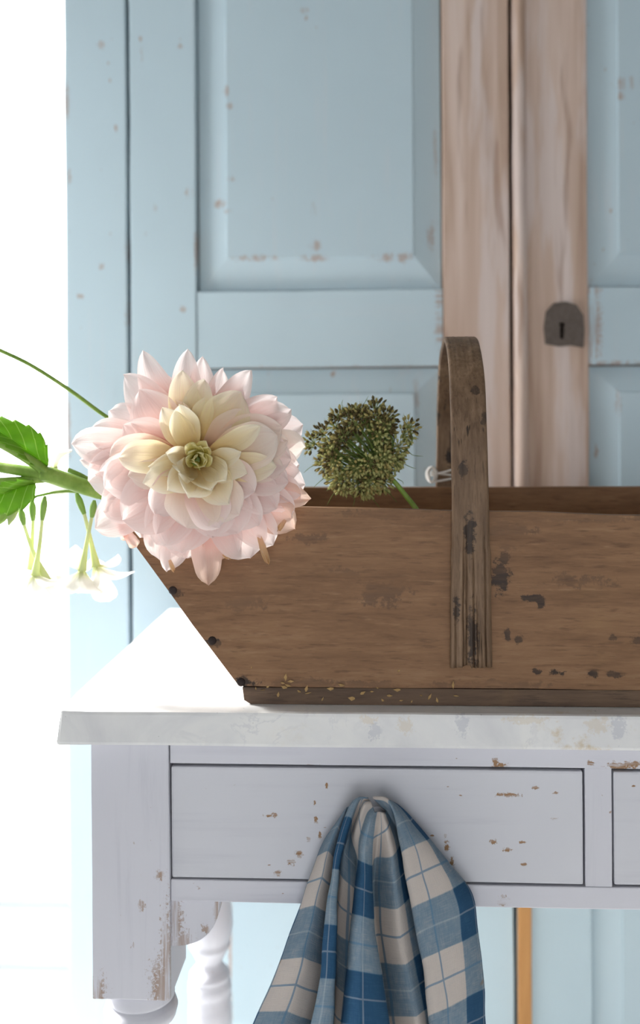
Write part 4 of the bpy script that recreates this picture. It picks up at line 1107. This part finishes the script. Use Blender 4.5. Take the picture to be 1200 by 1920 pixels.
ts = thing('thin_stem', 'thin bare green stem arching up and away behind the dahlia', 'stem', tuple(at(215, 793, .09)))
tube('stalk', [at(-70, 628, .085), at(0, 657, .085), at(60, 686, .085), at(130, 731, .085), at(180, 768, .085), at(216, 795, .088), at(300, 880, .10), at(400, 1000, .12), Vector((AX(520, .15), .15, z_in + .03)), Vector((AX(570, .16), .16, z_in))], [.0020, .0021, .0024], GREEN_STEM, ts, 10, 50)
tube('whisker', [at(-14, 646, .085), at(-2, 636, .085), at(6, 634, .085)], .0004, GREEN_STEM, ts, 6, 8)

# ------------------------------------------------------------------ seed head
YU = 0.085
QM = F_PX / (YU + .93)
def up_(px, py, h): return at(px, py, YU - h / QM)
m = M('seed_head'); a = m.n('ShaderNodeAttribute'); a.attribute_name = 'Col'
n = m.noise(m.obj(), 300.0, 2.0)
SEEDM = m.thin(m.mix(m.math('MULTIPLY', n, 0.4), a.outputs['Color'], (0.24, 0.26, 0.08)), 0.32, 0.7, None, None, 0.2)
um = thing('wild_carrot_seed_head', 'curled green and brown wild carrot seed head leaning out of the basket', 'seed head', tuple(at(775, 950, YU)))
ur = random.Random(5)
J = Vector((722, 886, -6))
tube('stem', [up_(J.x, J.y, J.z), up_(742, 906, -4), up_(762, 931, 0), up_(780, 954, 2), up_(815, 1010, 0), Vector((AX(900, .12), .12, z_in + .06)), Vector((AX(960, .14), .14, z_in))], [.0024, .0030, .0032], GREEN_STEM, um, 10, 40)
def add_tube(V, Fc, C, path, radii, seg, col):
    v, f = tube_geo(path, radii, seg, False)
    o = len(V); V += v; Fc += [tuple(o + i for i in q) for q in f]; C += [col] * len(v)
SEED_V = [(0, 0, -1)] + [(math.cos(k * 2 * math.pi / 6) * r, math.sin(k * 2 * math.pi / 6) * r, z) for z, r in ((-.5, .8), (.35, .9)) for k in range(6)] + [(0, 0, 1)]
SEED_F = [(0, 1 + (k + 1) % 6, 1 + k) for k in range(6)] + [(1 + k, 1 + (k + 1) % 6, 7 + (k + 1) % 6, 7 + k) for k in range(6)] + [(7 + k, 7 + (k + 1) % 6, 13) for k in range(6)]
def umbellet(cx, cy, ch, nv, brown):
    V, Fc, C = [], [], []
    ctr = Vector((cx, cy, ch))
    nv = nv.normalized()
    B = ctr - nv * 15
    # the ray that carries it
    mid = J.lerp(B, .5) + (Vector((cx, cy, ch)) - Vector((676, 846, 0))) * .28 + Vector((0, 0, -8))
    path = [up_(*p) for p in crom([J, mid, B], 12)]
    add_tube(V, Fc, C, path, [.0007] * 12, 6, (0.17, 0.27, 0.06))
    t1 = nv.cross(Vector((0.3, 0.2, 1))).normalized(); t2 = nv.cross(t1)
    k_n = ur.randint(22, 28)
    for k in range(k_n):
        th = math.acos(1 - (k + .5) / k_n * .85); ph = k * 2.4 + ur.uniform(-.3, .3)
        d = (nv * math.cos(th) + (t1 * math.cos(ph) + t2 * math.sin(ph)) * math.sin(th)).normalized()
        L = 18 + ur.uniform(-4, 4)
        e = B + d * L
        add_tube(V, Fc, C, [up_(*B), up_(*(B + d * L * .6 + nv * 1.5)), up_(*e)], [.0003] * 3, 4, (0.46, 0.52, 0.20))
        # seed
        f = ur.random()
        col = (0.10, 0.058, 0.028) if f < brown else ((0.58, 0.48, 0.19) if f < brown + .35 else (0.66, 0.66, 0.28))
        up2 = d; s1 = up2.cross(Vector((.2, .9, .1))).normalized(); s2 = up2.cross(s1)
        ln, wd = ur.uniform(4.6, 6.6), ur.uniform(2.3, 3.2)
        o = len(V)
        for q in SEED_V: V.append(up_(*(e + s1 * q[0] * wd + s2 * q[1] * wd + up2 * (q[2] * ln + 2)))); C.append(col)
        Fc += [tuple(o + i for i in q) for q in SEED_F]
        if f > .3:                                    # bristles
            for z in range(3):
                dd = (up2 + Vector((ur.uniform(-1, 1), ur.uniform(-1, 1), ur.uniform(-1, 1)))).normalized()
                add_tube(V, Fc, C, [up_(*(e + up2 * 2)), up_(*(e + up2 * 3 + dd * ur.uniform(5, 9)))], [.00016, .00008], 3, (0.38, 0.42, 0.18))
    return mesh('umbellet', V, Fc, SEEDM, um, True, None, C)
opn = Vector((-0.12, -0.30, 0.95)).normalized()
N = 80
for k in range(N):
    z = 1 - 2 * (k + .5) / N; r = math.sqrt(1 - z * z); ph = k * 2.39996
    d = Vector((r * math.cos(ph), r * math.sin(ph), z))
    ang = math.acos(max(-1, min(1, d.dot(opn))))
    if ang < 0.50: continue
    rad = (1.0 if ang < 2.0 else 0.72) * (0.92 + 0.42 * mnoise.noise(d * 2.3 + Vector((3.1, 0.4, 1.7))))
    j = Vector((ur.uniform(-9, 9), ur.uniform(-9, 9), ur.uniform(-6, 6)))
    c_ = Vector((676 + d.x * 88 * rad, 846 + d.y * 82 * rad, d.z * 52)) + j
    if d.x > .2 and d.y < -.2: c_ += Vector((6, -8, 0))
    nv = d * 0.9 + opn * (0.35 if ang > 1 else .1)
    umbellet(c_.x, c_.y, c_.z, nv, 0.62 if d.y < -.35 else (0.28 if d.x < -.5 else 0.08))
for k in range(26):                                    # inner rays and thread-like bracts
    a = k * 2.4; e = Vector((676 + 55 * math.cos(a) * ur.uniform(.3, 1), 846 + 55 * math.sin(a) * ur.uniform(.3, 1), ur.uniform(-30, 10)))
    V, Fc, C = [], [], []
    add_tube(V, Fc, C, [up_(*p) for p in crom([J, J.lerp(e, .5) + Vector((0, 0, -20)), e], 10)], [.0009, .0008, .0008, .0007, .0007, .0006, .0006, .0005, .0005, .0004], 5, (0.17, 0.27, 0.06))
    mesh('ray', V, Fc, SEEDM, um, True, None, C)
for k in range(18):
    a = k * .37 - 1.2; b0 = Vector((676 + 86 * math.cos(a), 848 + 82 * math.sin(a), ur.uniform(-20, 20)))
    e = b0 + Vector((math.cos(a + ur.uniform(-.8, .8)), math.sin(a + ur.uniform(-.8, .8)), 0)) * ur.uniform(18, 34)
    V, Fc, C = [], [], []
    add_tube(V, Fc, C, [up_(*p) for p in crom([b0, b0.lerp(e, .5) + Vector((ur.uniform(-5, 5), ur.uniform(-5, 5), 0)), e], 8)], [.0004, .0004, .0004, .0003, .0003, .0003, .0002, .0001], 4, (0.16, 0.26, 0.07))
    mesh('bract', V, Fc, SEEDM, um, True, None, C)
